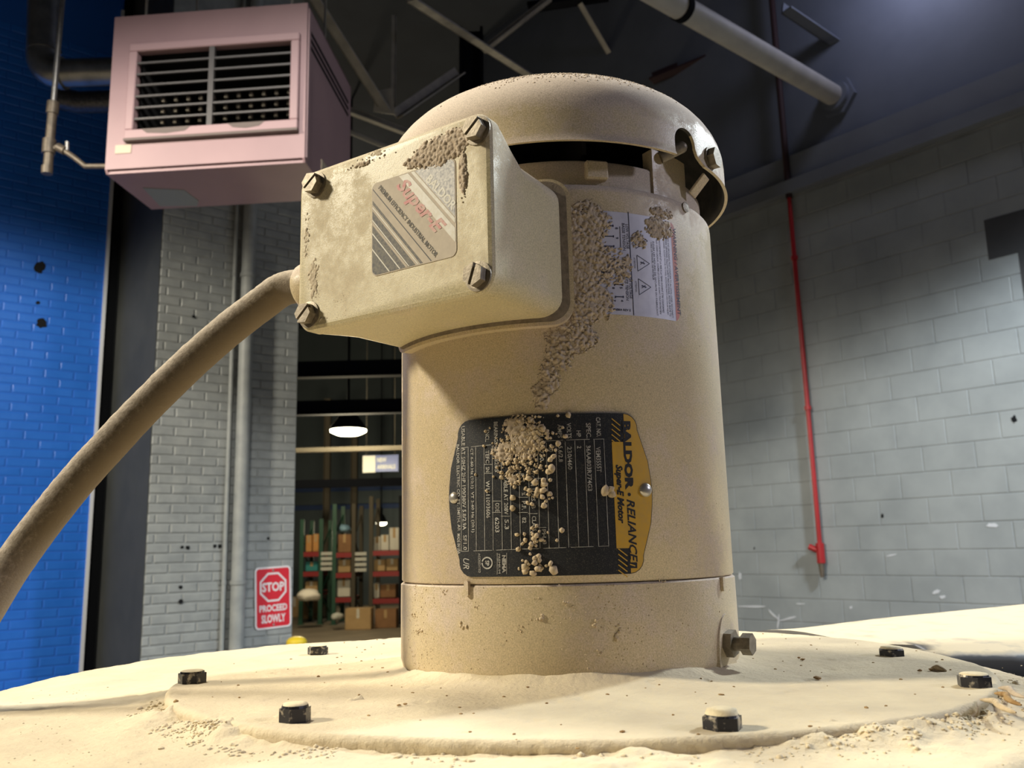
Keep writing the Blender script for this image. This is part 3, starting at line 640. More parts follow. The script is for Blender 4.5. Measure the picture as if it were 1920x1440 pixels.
for (ya, Yb, m, lab, hp_) in ((841, 13.5, 'rack_grey', 'brown warehouse beam just below the bright lamp', 7), (762, 11.5, 'truss_dark', 'dark warehouse beam above the bright lamp', 26), (690, 10.0, 'truss_dark', 'highest dark beam over the warehouse opening', 30), (905, 20, 'truss_dark', 'dark low beam at the level of the hanging sign', 14)):
    z = wz(ya, Yb); hh = px_m(hp_, Yb); b = MB().box((-6, Yb, z-hh/2), (4, Yb+.02, z+hh/2)).box((-6, Yb-.06, z-hh/2-.015), (4, Yb+.08, z-hh/2)); tag(b.build('roof_beam', m), lab, 'beam', 'warehouse beams')
for (x, y0, y1, Y, m, lab) in ((611, 925, 1000, 22.0, 'rack_grey', 'pale building column left of the middle rack'), (663, 920, 1150, 22.3, 'rack_grey', 'brown building column between the racks')):
    X = wx(x, Y); tag(MB().box((X-.08, Y, FLOOR), (X+.08, Y+.02, 4)).box((X-.08, Y-.08, FLOOR), (X-.065, Y+.10, 4)).box((X+.065, Y-.08, FLOOR), (X+.08, Y+.10, 4)).build('steel_column', m), lab, 'column')
# ================================================================== TANK
tank = empty('dust_collector_tank', (0, 0, FLOOR)); tag(tank, 'round steel tank whose lid is caked in cream wood dust', 'tank')
def K(o): return loc(o, tank)
LID = -.0065
LC = V(-.03, 0, 0)
# lid outline: (angle deg from +x about LC, radius)
out = sorted([(-180, .263), (-150, .266), (-120, .263), (-90, .258), (-60, .247), (-53, .245), (-30, .245), (-7, .2448), (0, .242), (6, .240), (12.5, .241), (19, .247), (30, .252), (45, .262), (52, .270), (62, .240), (75, .220), (90, .213), (110, .2267), (127, .255), (147, .2655), (158, .2705), (168, .2655), (180, .263)])
oa = np.radians([a for a, r in out]); orr = np.array([r for a, r in out])
def lid_r(t):
    t = (t+np.pi) % (2*np.pi)-np.pi
    s = sum(np.interp((t+d+np.pi) % (2*np.pi)-np.pi, oa, orr) for d in np.linspace(-.09, .09, 7))/7; return s
PA_ = np.radians([0, 30, 60, 120, 170, 190, 201.8, 212, 226, 240, 249, 263, 277, 289, 307, 324, 345, 360]); PR_ = np.array([.190, .190, .190, .190, .190, .1905, .1912, .190, .188, .1855, .1825, .1795, .1820, .1855, .1915, .1935, .192, .190])
def dec_r(t):      # radius of the round mounting plate in direction t, its front worn under the dust
    t = np.asarray(t); return sum(np.interp((t+d) % (2*np.pi), PA_, PR_) for d in (-.06, -.03, 0, .03, .06))/5
def lid_h(x, y):
    r = np.hypot(x, y); t = np.arctan2(y, x); d = r-dec_r(t)
    front = np.clip((np.sin(-t)+.15)/.5, 0, 1)
    n1 = fbm(x*70, y*70, 4, 3); n2 = fbm(x*260, y*260, 3, 11); n3 = fbm(x*18, y*18, 3, 21)
    h = LID+.0019*front*np.exp(-np.maximum(d, 0)/.025)*np.clip(1.15-.5*np.exp(-((np.degrees(np.arctan2(-y, -x))-15)/22)**2), 0, 1)+.0014*(n3-.5)+.0012*(n1-.5)+.0005*(n2-.5)
    left = np.exp(-((np.degrees(np.arctan2(-y, -x))-45)/17)**2); right = np.exp(-((np.degrees(np.arctan2(-y, x))-52)/25)**2)
    heap = np.exp(-np.maximum(d, 0)**2/.0075**2)*(.12*front+.85*left+.55*right)*(np.clip(fbm(x*45, y*45, 3, 31)*2.6-.75, 0, 1.1))
    h = h+heap*(.0030+.0036*n2)-.0012*front*np.exp(-(np.maximum(d, 0)/.003)**2)*np.clip(fbm(x*80, y*80, 3, 33)*4-1.9, 0, 1)
    crust = np.clip(fbm(x*30+5, y*30, 4, 41)*4-2.35, 0, 1)*np.clip(front, 0, 1)*np.exp(-(np.maximum(d-.004, 0)/.03)**2)
    h = h+crust*.0022*(.4+n2)
    rr = np.hypot(x-LC[0], y); 
    return h
NA, NR = 760, 150
ts = np.linspace(-np.pi, np.pi, NA, endpoint=False); rl = lid_r(ts)
fr_ = np.linspace(.42, 1, NR)
Xg = LC[0]+np.outer(fr_, rl*np.cos(ts)); Yg_ = np.outer(fr_, rl*np.sin(ts)); Zg = lid_h(Xg, Yg_)
edge = np.clip((fr_-.965)/.035, 0, 1)[:, None]; Zg = Zg-.006*(1-np.sqrt(np.maximum(1-edge**2, 0)))
rings = [np.stack([Xg, Yg_, Zg], -1)]
lowr = []
for dz, k in ((-.012, 1.001), (-.03, 1.0), (-.034, .985), (-.036, .9)):
    lowr.append(np.stack([LC[0]+rl*k*np.cos(ts), rl*k*np.sin(ts), np.full(NA, LID+dz)], -1))
allv = np.concatenate([rings[0].reshape(-1, 3)]+lowr); nr = NR+len(lowr)
ii, jj = np.meshgrid(np.arange(nr-1), np.arange(NA), indexing='ij'); j2 = (jj+1) % NA
fc = np.stack([ii*NA+jj, (ii+1)*NA+jj, (ii+1)*NA+j2, ii*NA+j2], -1).reshape(-1, 4)
def np_mesh(name, v, f, m, parent, smooth=True):
    me = bpy.data.meshes.new(name); me.from_pydata(v.tolist(), [], f.tolist()); me.materials.append(MATS[m])
    if smooth: me.polygons.foreach_set('use_smooth', [True]*len(me.polygons))
    me.update(); return link(name, me, parent)
K(np_mesh('lid', allv, fc, 'dust_top', tank))
K(MB().lathe([(.225, FLOOR+.0), (.225, LID-.03), (.20, LID-.031)], 96, org=(LC[0]-.0, -.03, 0)).build('tank_shell', 'dark_steel', tank, True))
K(MB().lathe([(.236, FLOOR+.5), (.236, FLOOR+.53)], 96, org=(LC[0], -.03, 0)).build('hoop_band', 'grey_steel', tank, True))
# round mounting plate, dust covered
def plate_h(x, y):
    r = np.hypot(x, y); t = np.arctan2(y, x)
    n1 = fbm(x*60, y*60, 4, 5); n2 = fbm(x*300, y*300, 3, 15); n3 = fbm(x*16+2, y*16, 3, 25)
    h = .0010*(n3-.5)+.0007*(n1-.5)+.00030*(n2-.5)
    fz = .0030+.0034*np.clip((-np.sin(t)-.35)/.6, 0, 1)+.0030*(fbm(np.cos(t)*6, np.sin(t)*6, 3, 8)-.5)
    h = h+fz*np.exp(-np.maximum(r-.0835, 0)/.010)
    pit = np.clip(fbm(x*95+9, y*95, 3, 55)*6-4.35, 0, 1); return h-.0007*pit
NA2, NR2 = 760, 110
ts = np.linspace(-np.pi, np.pi, NA2, endpoint=False); bd = dec_r(ts)-.0007*(fbm(np.cos(ts)*40, np.sin(ts)*40, 3, 6))
fr_ = np.linspace(.36, 1, NR2); Xg = np.outer(fr_, bd*np.cos(ts)); Yg_ = np.outer(fr_, bd*np.sin(ts)); Zg = plate_h(Xg, Yg_)
edge = np.clip((fr_-.985)/.015, 0, 1)[:, None]; Zg = Zg-.0016*(1-np.sqrt(np.maximum(1-edge**2, 0)))
sides = []
for kq, (dz, k) in enumerate(((-.003, 1.001), (-.0045, 1.0), (-.006, 1.001), (-.0085, 1.0))):
    rr = bd*k+.0012*(fbm(np.cos(ts)*60, np.sin(ts)*60+kq*3, 3, 60)-.5); sides.append(np.stack([rr*np.cos(ts), rr*np.sin(ts), np.full(NA2, dz)], -1))
allv = np.concatenate([np.stack([Xg, Yg_, Zg], -1).reshape(-1, 3)]+sides); nr = NR2+len(sides)
ii, jj = np.meshgrid(np.arange(nr-1), np.arange(NA2), indexing='ij'); j2 = (jj+1) % NA2
fc = np.stack([ii*NA2+jj, (ii+1)*NA2+jj, (ii+1)*NA2+j2, ii*NA2+j2], -1).reshape(-1, 4)
K(np_mesh('mounting_plate', allv, fc, 'dust_top', tank))
# inlet duct to the right: dusted top, bare rounded front edge
fe_ = [V(.190, .100, 0), V(.2257, .069, 0), V(.264, .0605, 0), V(.42, .058, 0), V(.75, .058, 0)]
be_ = [V(.139, .213, 0), V(.194, .243, 0), V(.278, .3076, 0), V(.475, .4293, 0), V(.80, .63, 0)]
rings = []
for a, b_ in zip(fe_, be_):
    ring = []
    for q in ((-.20, 0), (-.08, 0)): ring.append(V(a[0], a[1]+.004, q[0]))
    for t in np.linspace(0, math.pi/2, 7): ring.append(V(a[0], a[1]+.016-.016*math.cos(t)+.0, LID-.018+.016*math.sin(t)))
    d = b_-a
    for s_ in np.linspace(.12, .97, 9): 
        P = a+d*s_; ring.append(V(P[0], P[1], LID-.002+.006*math.sin(math.pi*s_)+.0012*(float(fbm(np.array([P[0]*60]), np.array([P[1]*60]), 3, 7)[0])-.5)))
    ring += [V(b_[0], b_[1], LID-.006), V(b_[0], b_[1], -.20)]; rings.append(ring)
# subdivide along the duct
rs = []
for i in range(len(rings)-1):
    for k in range(8): rs.append([p*(1-k/8)+q*(k/8) for p, q in zip(rings[i], rings[i+1])])
rs.append(rings[-1])
mdu, nt, pb, gg = new_mat('duct_dusted')
sep = nod(nt, 'ShaderNodeSeparateXYZ'); nt.links.new(gg.outputs['Normal'], sep.inputs[0])
sm = math_(nt, 'ADD', sep.outputs[2], math_(nt, 'MULTIPLY', math_(nt, 'SUBTRACT', noise_(nt, gg.outputs['Position'], 60, 4), .5), .35))
mr = nod(nt, 'ShaderNodeMapRange'); nt.links.new(sm, mr.inputs[0]); mr.inputs[1].default_value = .80; mr.inputs[2].default_value = .99
nt.links.new(mixc(nt, mr.outputs[0], (.16, .165, .18), (.70, .60, .415)), pb.inputs['Base Color'])
for nm_, a, b_ in (('Roughness', .35, .95), ('Metallic', .7, 0.)):
    r2 = nod(nt, 'ShaderNodeMapRange'); nt.links.new(mr.outputs[0], r2.inputs[0]); r2.inputs[3].default_value = a; r2.inputs[4].default_value = b_; nt.links.new(r2.outputs[0], pb.inputs[nm_])
MATS['duct_dusted'] = mdu
K(MB().loft(rs).build('inlet_duct', 'duct_dusted', tank, True, ang=60))
# bolts
def bolt(x, y, r, h, rot, dust, lab=None, tilt=0):
    P = at_z(x, y, .0); z0 = float(plate_h(np.array([P[0]]), np.array([P[1]]))[0])-.0006
    f_ = (V(P[0], P[1], z0), V(1, 0, 0), V(0, 1, 0), Z)
    b = MB(); b.prism(hexa(r, rot), 0, h*.86, f_)
    top = [(r*.86*math.cos(2*math.pi*i/18), r*.86*math.sin(2*math.pi*i/18)) for i in range(18)]
    b.loft([[f_[0]+V(u*1.0, v*1.0, h*.84) for u, v in top], [f_[0]+V(u*.96, v*.96, h) for u, v in top]])
    o = K(b.build('bolt', 'black_bolt', tank))
    n = 22; rg = [[f_[0]+V(r*k*(.95+.1*random.random())*math.cos(2*math.pi*i/n), r*k*math.sin(2*math.pi*i/n), hh) for i in range(n)] for k, hh in ((.80, h), (.74, h+dust*.7), (.4, h+dust), (.05, h+dust*1.05))]
    q = loc(MB().loft(rg).build('dust_cap', 'dust_pale', o, True, ang=80), tank); q.matrix_parent_inverse = Matrix.Identity(4) if 0 else o.matrix_basis.inverted() @ Matrix.Identity(4)
    return o
BOLTS = [(360, 1280, .0064, .0058, 8, .0005), (553, 1351, .0056, .0062, 25, .0008), (1355, 1366, .0064, .0050, 4, .0020), (1828, 1287, .0064, .0050, 15, .0006), (596, 1226, .0060, .0054, 0, .0004), (1672, 1228, .0066, .0042, 10, .0012)]
for a in BOLTS: bolt(*a)
# crumbs of dust along the plate edge and scattered chips
bm = bmesh.new(); bmesh.ops.create_icosphere(bm, subdivisions=1, radius=1); IV = np.array([v.co[:] for v in bm.verts]); bm.verts.index_update(); IF = [tuple(v.index for v in f.verts) for f in bm.faces]; bm.free()
def crumb(mb, c, s, n=None, flat=.7):
    f_ = frame_n(c, n if n is not None else Z); sc_ = s*RNG.uniform(.75, 1.2, 3); sc_[2] *= flat
    P = IV*(1+RNG.uniform(-.22, .22, (len(IV), 1)))*sc_; a = RNG.uniform(0, 6.28); ca, sa = math.cos(a), math.sin(a)
    P = np.stack([P[:, 0]*ca-P[:, 1]*sa, P[:, 0]*sa+P[:, 1]*ca, P[:, 2]], 1)
    mb.add(f_[0]+P[:, :1]*f_[1]+P[:, 1:2]*f_[2]+P[:, 2:]*f_[3], IF)
b = MB()
for i in range(1500):
    t = math.radians(random.choice((random.gauss(226, 11), random.gauss(226, 11), random.gauss(308, 16), random.uniform(200, 345)))); dd = abs(random.gauss(0, .007)); r = float(dec_r(np.array([t]))[0])+dd-.0004; x, y = r*math.cos(t), r*math.sin(t)
    if fbm(np.array([x*40]), np.array([y*40]), 2, 71)[0] < .46: continue
    h = float(lid_h(np.array([x]), np.array([y]))[0]); crumb(b, V(x, y, h), abs(random.gauss(.0003, .00035))+.0002)
for i in range(350):
    t = math.radians(random.uniform(180, 360)); r = random.uniform(.2, .26); x, y = LC[0]+r*math.cos(t), r*math.sin(t)
    if np.hypot(x, y) < float(dec_r(np.array([math.atan2(y, x)]))[0])+.002: continue
    crumb(b, V(x, y, float(lid_h(np.array([x]), np.array([y]))[0])), random.uniform(.0002, .0005))
tag(K(b.build('dust_crumbs', 'dust_top', tank, True, fix=False, ang=60)), kind='stuff')
b = MB()
for i in range(130):
    t = random.uniform(-math.pi, math.pi); r = random.uniform(.09, .19); x, y = r*math.cos(t), r*math.sin(t)
    crumb(b, V(x, y, float(plate_h(np.array([x]), np.array([y]))[0])+.0001), random.uniform(.0003, .0008)*(1.8 if random.random() < .08 else 1), flat=.5)
for (x, y) in ((1180, 1283), (1183, 1281), (1188, 1283), (1174, 1284), (1505, 1236), (1498, 1233), (1530, 1270), (1535, 1272), (760, 1320), (748, 1322), (1725, 1257), (1745, 1255)):
    P = at_z(x, y, .0006); crumb(b, P, .0011, flat=.5)
tag(K(b.build('wood_chips', 'chip_brown', tank, fix=False)), kind='stuff')
# long shavings at the right
for (x0, y0, x1, y1, m) in ((1838, 1312, 1905, 1336, 'dust_grain'), (1865, 1300, 1915, 1322, 'chip_brown'), (1872, 1290, 1922, 1308, 'dust_clump'), (1745, 1254, 1775, 1258, 'dust_grain')):
    p, q = at_z(x0, y0, .0004), at_z(x1, y1, .0004); n_ = 14; sd = V(-(q-p)[1], (q-p)[0], 0)*.12
    K(MB().tube([p+(q-p)*k/n_+Z*.0009*math.sin(math.pi*k/n_)+sd*math.sin(2*math.pi*k/n_)*.5 for k in range(n_+1)], [.0003+.0010*math.sin(math.pi*k/n_)**.6*(.8+.3*random.random()) for k in range(n_+1)], 10).build('wood_shaving', m, tank, True))
# ================================================================== MOTOR
motor = empty('electric_motor', (0, 0, 0)); tag(motor, 'tan vertical electric motor with dusty fan cover bolted on the tank lid', 'motor')
R = .084
def cp(th, z, r=R): return V(r*math.sin(th), -r*math.cos(th), z)
MB().lathe([(.074, .2225), (.0795, .2225), (.0825, .2220), (.0838, .2205), (R, .2185), (R, .0435), (.0832, .0427), (.080, .0426)], 192).build('stator_frame', 'motor_paint', motor, True, ang=50)
MB().lathe([(.079, .0424), (.0836, .0423), (.0845, .0416), (.0846, .03), (.0846, .006), (.0835, .0025), (.081, .0006), (.06, 0)], 192).build('end_bell', 'motor_paint', motor, True, ang=50)
for (x, y) in ((877, 1104), (1353, 1095)):
    th, z = at_cyl(x, y, .0846); f_ = frame_n(cp(th, z, .0843), (math.sin(th), -math.cos(th), 0))
    MB().prism(rounded(-.0011, .0011, -.0032, .0034, .001, 4), 0, .0016, f_).build('alignment_rib', 'motor_paint', motor)
# boss with a greased plug at the lower right
th, z = at_cyl(1362, 1206, .0846); nrm = (math.sin(th), -math.cos(th), 0); f_ = frame_n(cp(th, z, .0835), nrm)
el = [(.0105*math.cos(a), -.006+.0195*math.sin(a)) for a in np.linspace(0, 2*math.pi, 32, endpoint=False)]
MB().loft([[f_[0]+f_[1]*u+f_[2]*v+f_[3]*h*0 for u, v in el for h in (0,)], [f_[0]+f_[1]*u*.93+f_[2]*v*.95+f_[3]*.0016 for u, v in el]]).build('plug_boss', 'motor_paint', motor, True)
gp = MB().prism(hexa(.0062, 12), .001, .0052, f_).build('grease_plug', 'screw_steel', motor)
MB().lathe([(.0032, .005), (.0032, .0088)], 16, fr=f_).build('neck', 'screw_steel', gp, True)
MB().prism(hexa(.0048, 20), .0088, .0135, f_).build('hex_cap', 'screw_steel', gp)
# upper end shield below the fan cover
ZSH = at_cyl(1165, 307, .0795)[1]
MB().lathe([(.05, .2215), (.0795, .2215), (.0795, ZSH-.001), (.0788, ZSH), (.072, ZSH+.0003), (.068, ZSH+.0005), (.05, ZSH+.001)], 160).build('upper_end_shield', 'motor_paint', motor, True, ang=45)
th, z = at_cyl(1119, 318, .0815); f_ = frame_n(cp(th, z, .0785), (math.sin(th), -math.cos(th), 0))
MB().box((-.0054, -.0048, 0), (.0054, .0044, .0040), f_, ch=.0008).build('lug', 'motor_paint', motor)
# web walls of the shield that carry the cover
def web(d0, d1, z0, z1, nm='shield_web'):
    rg = []
    for a in np.linspace(math.radians(d0), math.radians(d1), 12): rg.append([cp(a, z0, .0740), cp(a, z0, .0806), cp(a, z1, .0806), cp(a, z1, .0740)])
    MB().loft(rg).build(nm, 'motor_paint', motor, True, ang=30)
wa = math.degrees(at_cyl(1222, 290, .0806)[0]); wb_ = math.degrees(at_cyl(1284, 330, .0806)[0])
for k_ in (0, 90, 180, 270): web(wa+k_, wb_+k_, .2225, .246)
def strap(nm, p, q, wd, th_):
    t = (q-p)/np.linalg.norm(q-p); m2 = (p+q)/2; n_ = V(m2[0], m2[1], 0); n_ /= np.linalg.norm(n_); u = np.cross(t, n_); u /= np.linalg.norm(u); n_ = np.cross(u, t)
    return MB().box((0, -wd/2, -th_/2), (np.linalg.norm(q-p), wd/2, th_/2), (p, t, u, n_), ch=th_*.3).build(nm, 'motor_paint', motor)
a0 = at_cyl(1297, 366, .0838); a1 = at_cyl(1324, 330, .0912); strap('cover_tab', cp(*a0, .0838), cp(*a1, .0912), .0064, .0014)
th, z = at_cyl(1283, 368, .084); f_ = frame_n(cp(th, .2195, .0838), (math.sin(th), -math.cos(th), 0)); MB().lathe([(.0026, 0), (.0026, .0008), (.001, .001)], 14, fr=f_).build('dowel', 'screw_steel', motor)
a0 = at_cyl(1238, 296, .081); a1 = at_cyl(1279, 276, .0885); p0_ = cp(*a0, .081); p1_ = cp(*a1, .0885); d_ = (p1_-p0_)/np.linalg.norm(p1_-p0_)
MB().tube([p0_, p1_, p1_+d_*.0012, p1_+d_*.0021, p1_+d_*.0025], [.0029, .0029, .0025, .0014, .0003], 18).build('through_bolt', 'screw_steel', motor, True)
# fan inside
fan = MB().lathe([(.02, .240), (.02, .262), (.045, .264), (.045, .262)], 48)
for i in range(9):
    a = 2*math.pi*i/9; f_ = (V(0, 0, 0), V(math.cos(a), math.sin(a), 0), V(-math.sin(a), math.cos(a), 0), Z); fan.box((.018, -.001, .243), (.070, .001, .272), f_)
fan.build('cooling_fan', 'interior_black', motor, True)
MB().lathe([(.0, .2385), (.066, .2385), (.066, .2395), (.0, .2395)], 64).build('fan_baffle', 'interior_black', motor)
# fan cover with key slot cut by a boolean
outer = [(.0945, .2385), (.0938, .2402), (.0935, .243), (.0935, .253)]+[(.0435+.05*math.cos(t), .253+.038*math.sin(t)) for t in np.linspace(.12, math.pi/2, 14)]+[(.02, .2912), (.0005, .2912)]
inner = [(r-.0016 if r > .05 else r, z-(.0 if i < 4 else .0016)) for i, (r, z) in enumerate(outer)]
inner = [(max(r, .0005), z) for r, z in inner]
cov = MB().lathe(outer+inner[::-1], 220, close=True).build('fan_cover', 'motor_paint', None, True, ang=60)
thA = at_cyl(1267, 290, .0935)[0]; thB = at_cyl(1304, 290, .0935)[0]; thc = (thA+thB)/2; hw = (thB-thA)/2*.0935
zt_ = at_cyl(1284, 241, .0935)[1]; f_ = frame_n(V(0, 0, 0), (math.sin(thc), -math.cos(thc), 0))
cut = [(hw*math.cos(a), zt_-hw+hw*math.sin(a)) for a in np.linspace(0, math.pi, 20)]+[(-hw, .2425), (-hw*1.0, .228), (hw*2.3, .228), (hw*1.9, .239), (hw*1.25, .2425), (hw, .246)]
cu = MB().prism(cut, .06, .12, f_).build('slot_cutter', 'motor_paint')
md = cov.modifiers.new('slot', 'BOOLEAN'); md.object = cu; md.operation = 'DIFFERENCE'; md.solver = 'EXACT'
dg = bpy.context.evaluated_depsgraph_get(); dg.update(); nm_ = bpy.data.meshes.new_from_object(cov.evaluated_get(dg))
bpy.data.objects.remove(cov); bpy.data.objects.remove(cu)
nm_.polygons.foreach_set('use_smooth', [True]*len(nm_.polygons)); nm_.set_sharp_from_angle(angle=math.radians(40)); nm_.name = 'fan_cover'
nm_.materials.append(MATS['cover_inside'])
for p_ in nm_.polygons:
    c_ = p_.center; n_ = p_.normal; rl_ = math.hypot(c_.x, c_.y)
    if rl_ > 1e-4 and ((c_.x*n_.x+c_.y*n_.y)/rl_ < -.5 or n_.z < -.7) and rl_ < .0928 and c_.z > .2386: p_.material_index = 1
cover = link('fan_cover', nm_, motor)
th, z = at_cyl(1331, 299, .0935); f_ = frame_n(cp(th, z, .0932), (math.sin(th), -math.cos(th), 0))
cs = MB().prism(hexa(.0052, 0), .0008, .0045, f_).lathe([(.0062, 0), (.0062, .0010)], 24, fr=f_).build('cover_screw', 'screw_steel', cover)
# ------------------------------------------------------------------ junction box
PHI = math.radians(-33.44); bn = V(math.sin(PHI), -math.cos(PHI), 0); bt = V(math.cos(PHI), math.sin(PHI), 0)
def rr_ring(n, t0, t1, z0, z1, r, k=7): return [bn*n+bt*u+Z*v for u, v in rounded(t0, t1, z0, z1, r, k)]
jb = MB().loft([rr_ring(.058, -.053, .0466, .1575, .2190, .008), rr_ring(.072, -.054, .0470, .1575, .2195, .009), rr_ring(.104, -.0555, .0472, .1573, .2210, .0095),
    rr_ring(.113, -.0585, .0475, .1570, .2268, .0095), rr_ring(.1205, -.0612, .0477, .1566, .2322, .009), rr_ring(.1225, -.0615, .0477, .1566, .2330, .009)]).build('junction_box', 'box_paint', motor, True, ang=40)
MB().loft([rr_ring(.1225, -.0619, .0478, .1563, .2337, .009), rr_ring(.1280, -.0619, .0478, .1563, .2337, .009), rr_ring(.1293, -.0612, .0471, .1570, .2330, .0085), rr_ring(.1300, -.0598, .0457, .1584, .2316, .0075)]).build('box_cover', 'box_paint', jb, True, ang=25)
# curved flange (saddle) on the frame
def wrap_patch(name, t0, t1, z0, z1, rad, r0, r1, m, parent, nseg=10):
    """rounded rectangle of arc wrapped on the cylinder, r0..r1 thick"""
    poly = rounded(t0*R, t1*R, z0, z1, rad, nseg); return wrap_poly(name, poly, r0, r1, m, parent)
def wrap_poly(name, poly, r0, r1, m, parent, step=.004, smooth=True):
    bm = bmesh.new(); f = bm.faces.new([bm.verts.new((s, z, 0)) for s, z in poly]); smin = min(p[0] for p in poly); smax = max(p[0] for p in poly)
    k = smin+step
    while k < smax-1e-5:
        bmesh.ops.bisect_plane(bm, geom=bm.verts[:]+bm.edges[:]+bm.faces[:], plane_co=(k, 0, 0), plane_no=(1, 0, 0)); k += step
    if r1 > r0+1e-7:
        bm.normal_update(); 
        if f.is_valid and f.normal.z < 0: bmesh.ops.reverse_faces(bm, faces=bm.faces[:])
        ex = bmesh.ops.extrude_face_region(bm, geom=bm.faces[:]); 
        for v in ex['geom']:
            if isinstance(v, bmesh.types.BMVert): v.co.z = r1-r0
    for v in bm.verts:
        s, z, h = v.co; th = s/R; v.co = Vector(cp(th, z, r0+h))
    bmesh.ops.recalc_face_normals(bm, faces=bm.faces)
    me = bpy.data.meshes.new(name); bm.to_mesh(me); bm.free(); me.materials.append(MATS[m])
    if smooth: me.polygons.foreach_set('use_smooth', [True]*len(me.polygons)); me.set_sharp_from_angle(angle=math.radians(40))
    return link(name, me, parent)
fl_r = at_cyl(1073, 480, .087)[0]
wrap_patch('box_flange', 2*PHI-fl_r, fl_r, .1540, .2225, .010, .0835, .0886, 'motor_paint', jb)
wrap_patch('gasket', 2*PHI-fl_r+.022, fl_r-.022, .1556, .2213, .009, .0885, .0888, 'dust_dark', jb)
def on_face(x, y, n=.130):
    P = at_plane(x, y, bn*n, bn); return P@bt, P[2]
ff_ = (bn*.130, bt, Z, bn)
for i, (x, y, rot) in enumerate(((584, 343, 35), (888, 240, 40), (571, 588, 40), (889, 515, 70))):
    u, v = on_face(x, y, .133); f_ = (bn*.1298+bt*u+Z*v, bt, Z, bn)
    b = MB().lathe([(.0062, 0), (.0062, .0008), (.0050, .0010)], 28, fr=f_)
    a = math.radians(rot); uu = bt*math.cos(a)+Z*math.sin(a); vv = -bt*math.sin(a)+Z*math.cos(a); hx = hexa(.0049, 15)
    # slotted hexagon head: two halves either side of the slot
    def clip(poly, s):
        o_ = []
        for j in range(len(poly)):
            p, q = poly[j], poly[(j+1) % len(poly)]; dp, dq = s*p[1]-.0007, s*q[1]-.0007
            if dp >= 0: o_.append(p)
            if dp*dq < 0: k_ = dp/(dp-dq); o_.append((p[0]+(q[0]-p[0])*k_, p[1]+(q[1]-p[1])*k_))
        return o_
    fh = (f_[0], uu, vv, bn); b.prism(hx, .0008, .0028, fh); b.prism(clip(hx, 1), .0027, .0048, fh).prism(clip(hx, -1), .0027, .0048, fh).build('box_screw', 'screw_steel', jb)
# ------------------------------------------------------------------ box sticker
def c5(x, y): return on_face(680+x*.18051, 280+y*.18051)
crn = [c5(95, 385), c5(960, 60), c5(985, 1085), c5(100, 1345)]     # TL TR BR BL
su0 = (crn[0][0]+crn[3][0])/2; su1 = (crn[1][0]+crn[2][0])/2; sv0 = (crn[2][1]+crn[3][1])/2; sv1 = (crn[0][1]+crn[1][1])/2
so = rounded(su0, su1, sv0, sv1, .003, 5)
st = MB().prism(so, .00002, .00022, ff_).build('brand_sticker', 'sticker_tan', motor)
def clip_poly(poly, n, d):      # keep n.p <= d
    o_ = []
    for j in range(len(poly)):
        p, q = poly[j], poly[(j+1) % len(poly)]; a, b_ = n[0]*p[0]+n[1]*p[1]-d, n[0]*q[0]+n[1]*q[1]-d
        if a <= 0: o_.append(p)
        if a*b_ < 0: k_ = a/(a-b_); o_.append((p[0]+(q[0]-p[0])*k_, p[1]+(q[1]-p[1])*k_))
    return o_
pA, pB = np.array(c5(150, 470)), np.array(c5(740, 1190)); dd = (pB-pA)/np.linalg.norm(pB-pA); nn = np.array([-dd[1], dd[0]])   # along stripes / towards upper right
if nn[1] < 0: nn = -nn
ssm = [(su0+.0004+(p[0]-su0)*.985, p[1]) for p in so]
ssm = rounded(su0+.0005, su1-.0005, sv0+.0005, sv1-.0005, .0028, 5)
def band(x, y, x2, y2, m, nm='stripe'):
    d0 = nn@np.array(c5(x, y)); d1 = nn@np.array(c5(x2, y2)); lo, hi = min(d0, d1), max(d0, d1)
    q = clip_poly(clip_poly(ssm, nn, hi), -nn, -lo)
    if len(q) > 2: MB().prism(q, .00022, .0003, ff_).build(nm, m, st)
band(-400, 1800, 100, 640, 'sticker_grey')
def thin(x, y, wd, m, h=.0003):
    d0 = nn@np.array(c5(x, y)); q = clip_poly(clip_poly(ssm, nn, d0+wd/2), -nn, -(d0-wd/2)); MB().prism(q, h, h+.00005, ff_).build('stripe', m, st)
thin(100, 760, .0012, 'sticker_tan'); thin(230, 900, .0007, 'sticker_white'); thin(150, 935, .0005, 'sticker_white'); thin(185, 1145, .0005, 'sticker_white'); thin(98, 545, .0011, 'sticker_grey', .00022); thin(150, 470, .0004, 'ink_black', .00022); thin(110, 610, .0004, 'sticker_white', .00022)
band(640, 330, 1000, 60, 'sticker_silver', 'silver_corner'); band(575, 320, 640, 345, 'sticker_white', 'white_band') ; band(620, 560, 690, 500, 'sticker_white', 'white_band')
def s_text(s, x0, y0, x1, y1, hgt, m, bold=0., shear=0., nm='lettering'):
    """text along the stripe direction from crop point 0 to 1 (baseline), letter height hgt in metres"""
    p = np.array(c5(x0, y0)); q = np.array(c5(x1, y1)); L = abs((q-p)@dd); vs, fs = text_data(s, bold, shear)
    MB().add([ff_[0]+ff_[1]*(p+dd*L*x+nn*hgt*y)[0]+ff_[2]*(p+dd*L*x+nn*hgt*y)[1]+ff_[3]*.00036 for x, y in vs], fs).build(nm, m, st, fix=False)
s_text('Super-E', 320, 430, 760, 940, .0085, 'sticker_red', .03, .35)
s_text('PREMIUM EFFICIENCY INDUSTRIAL MOTOR', 165, 410, 745, 1145, .0021, 'sticker_grey', .015)
s_text('BALDOR', 655, 330, 935, 640, .0040, 'sticker_white', .03)
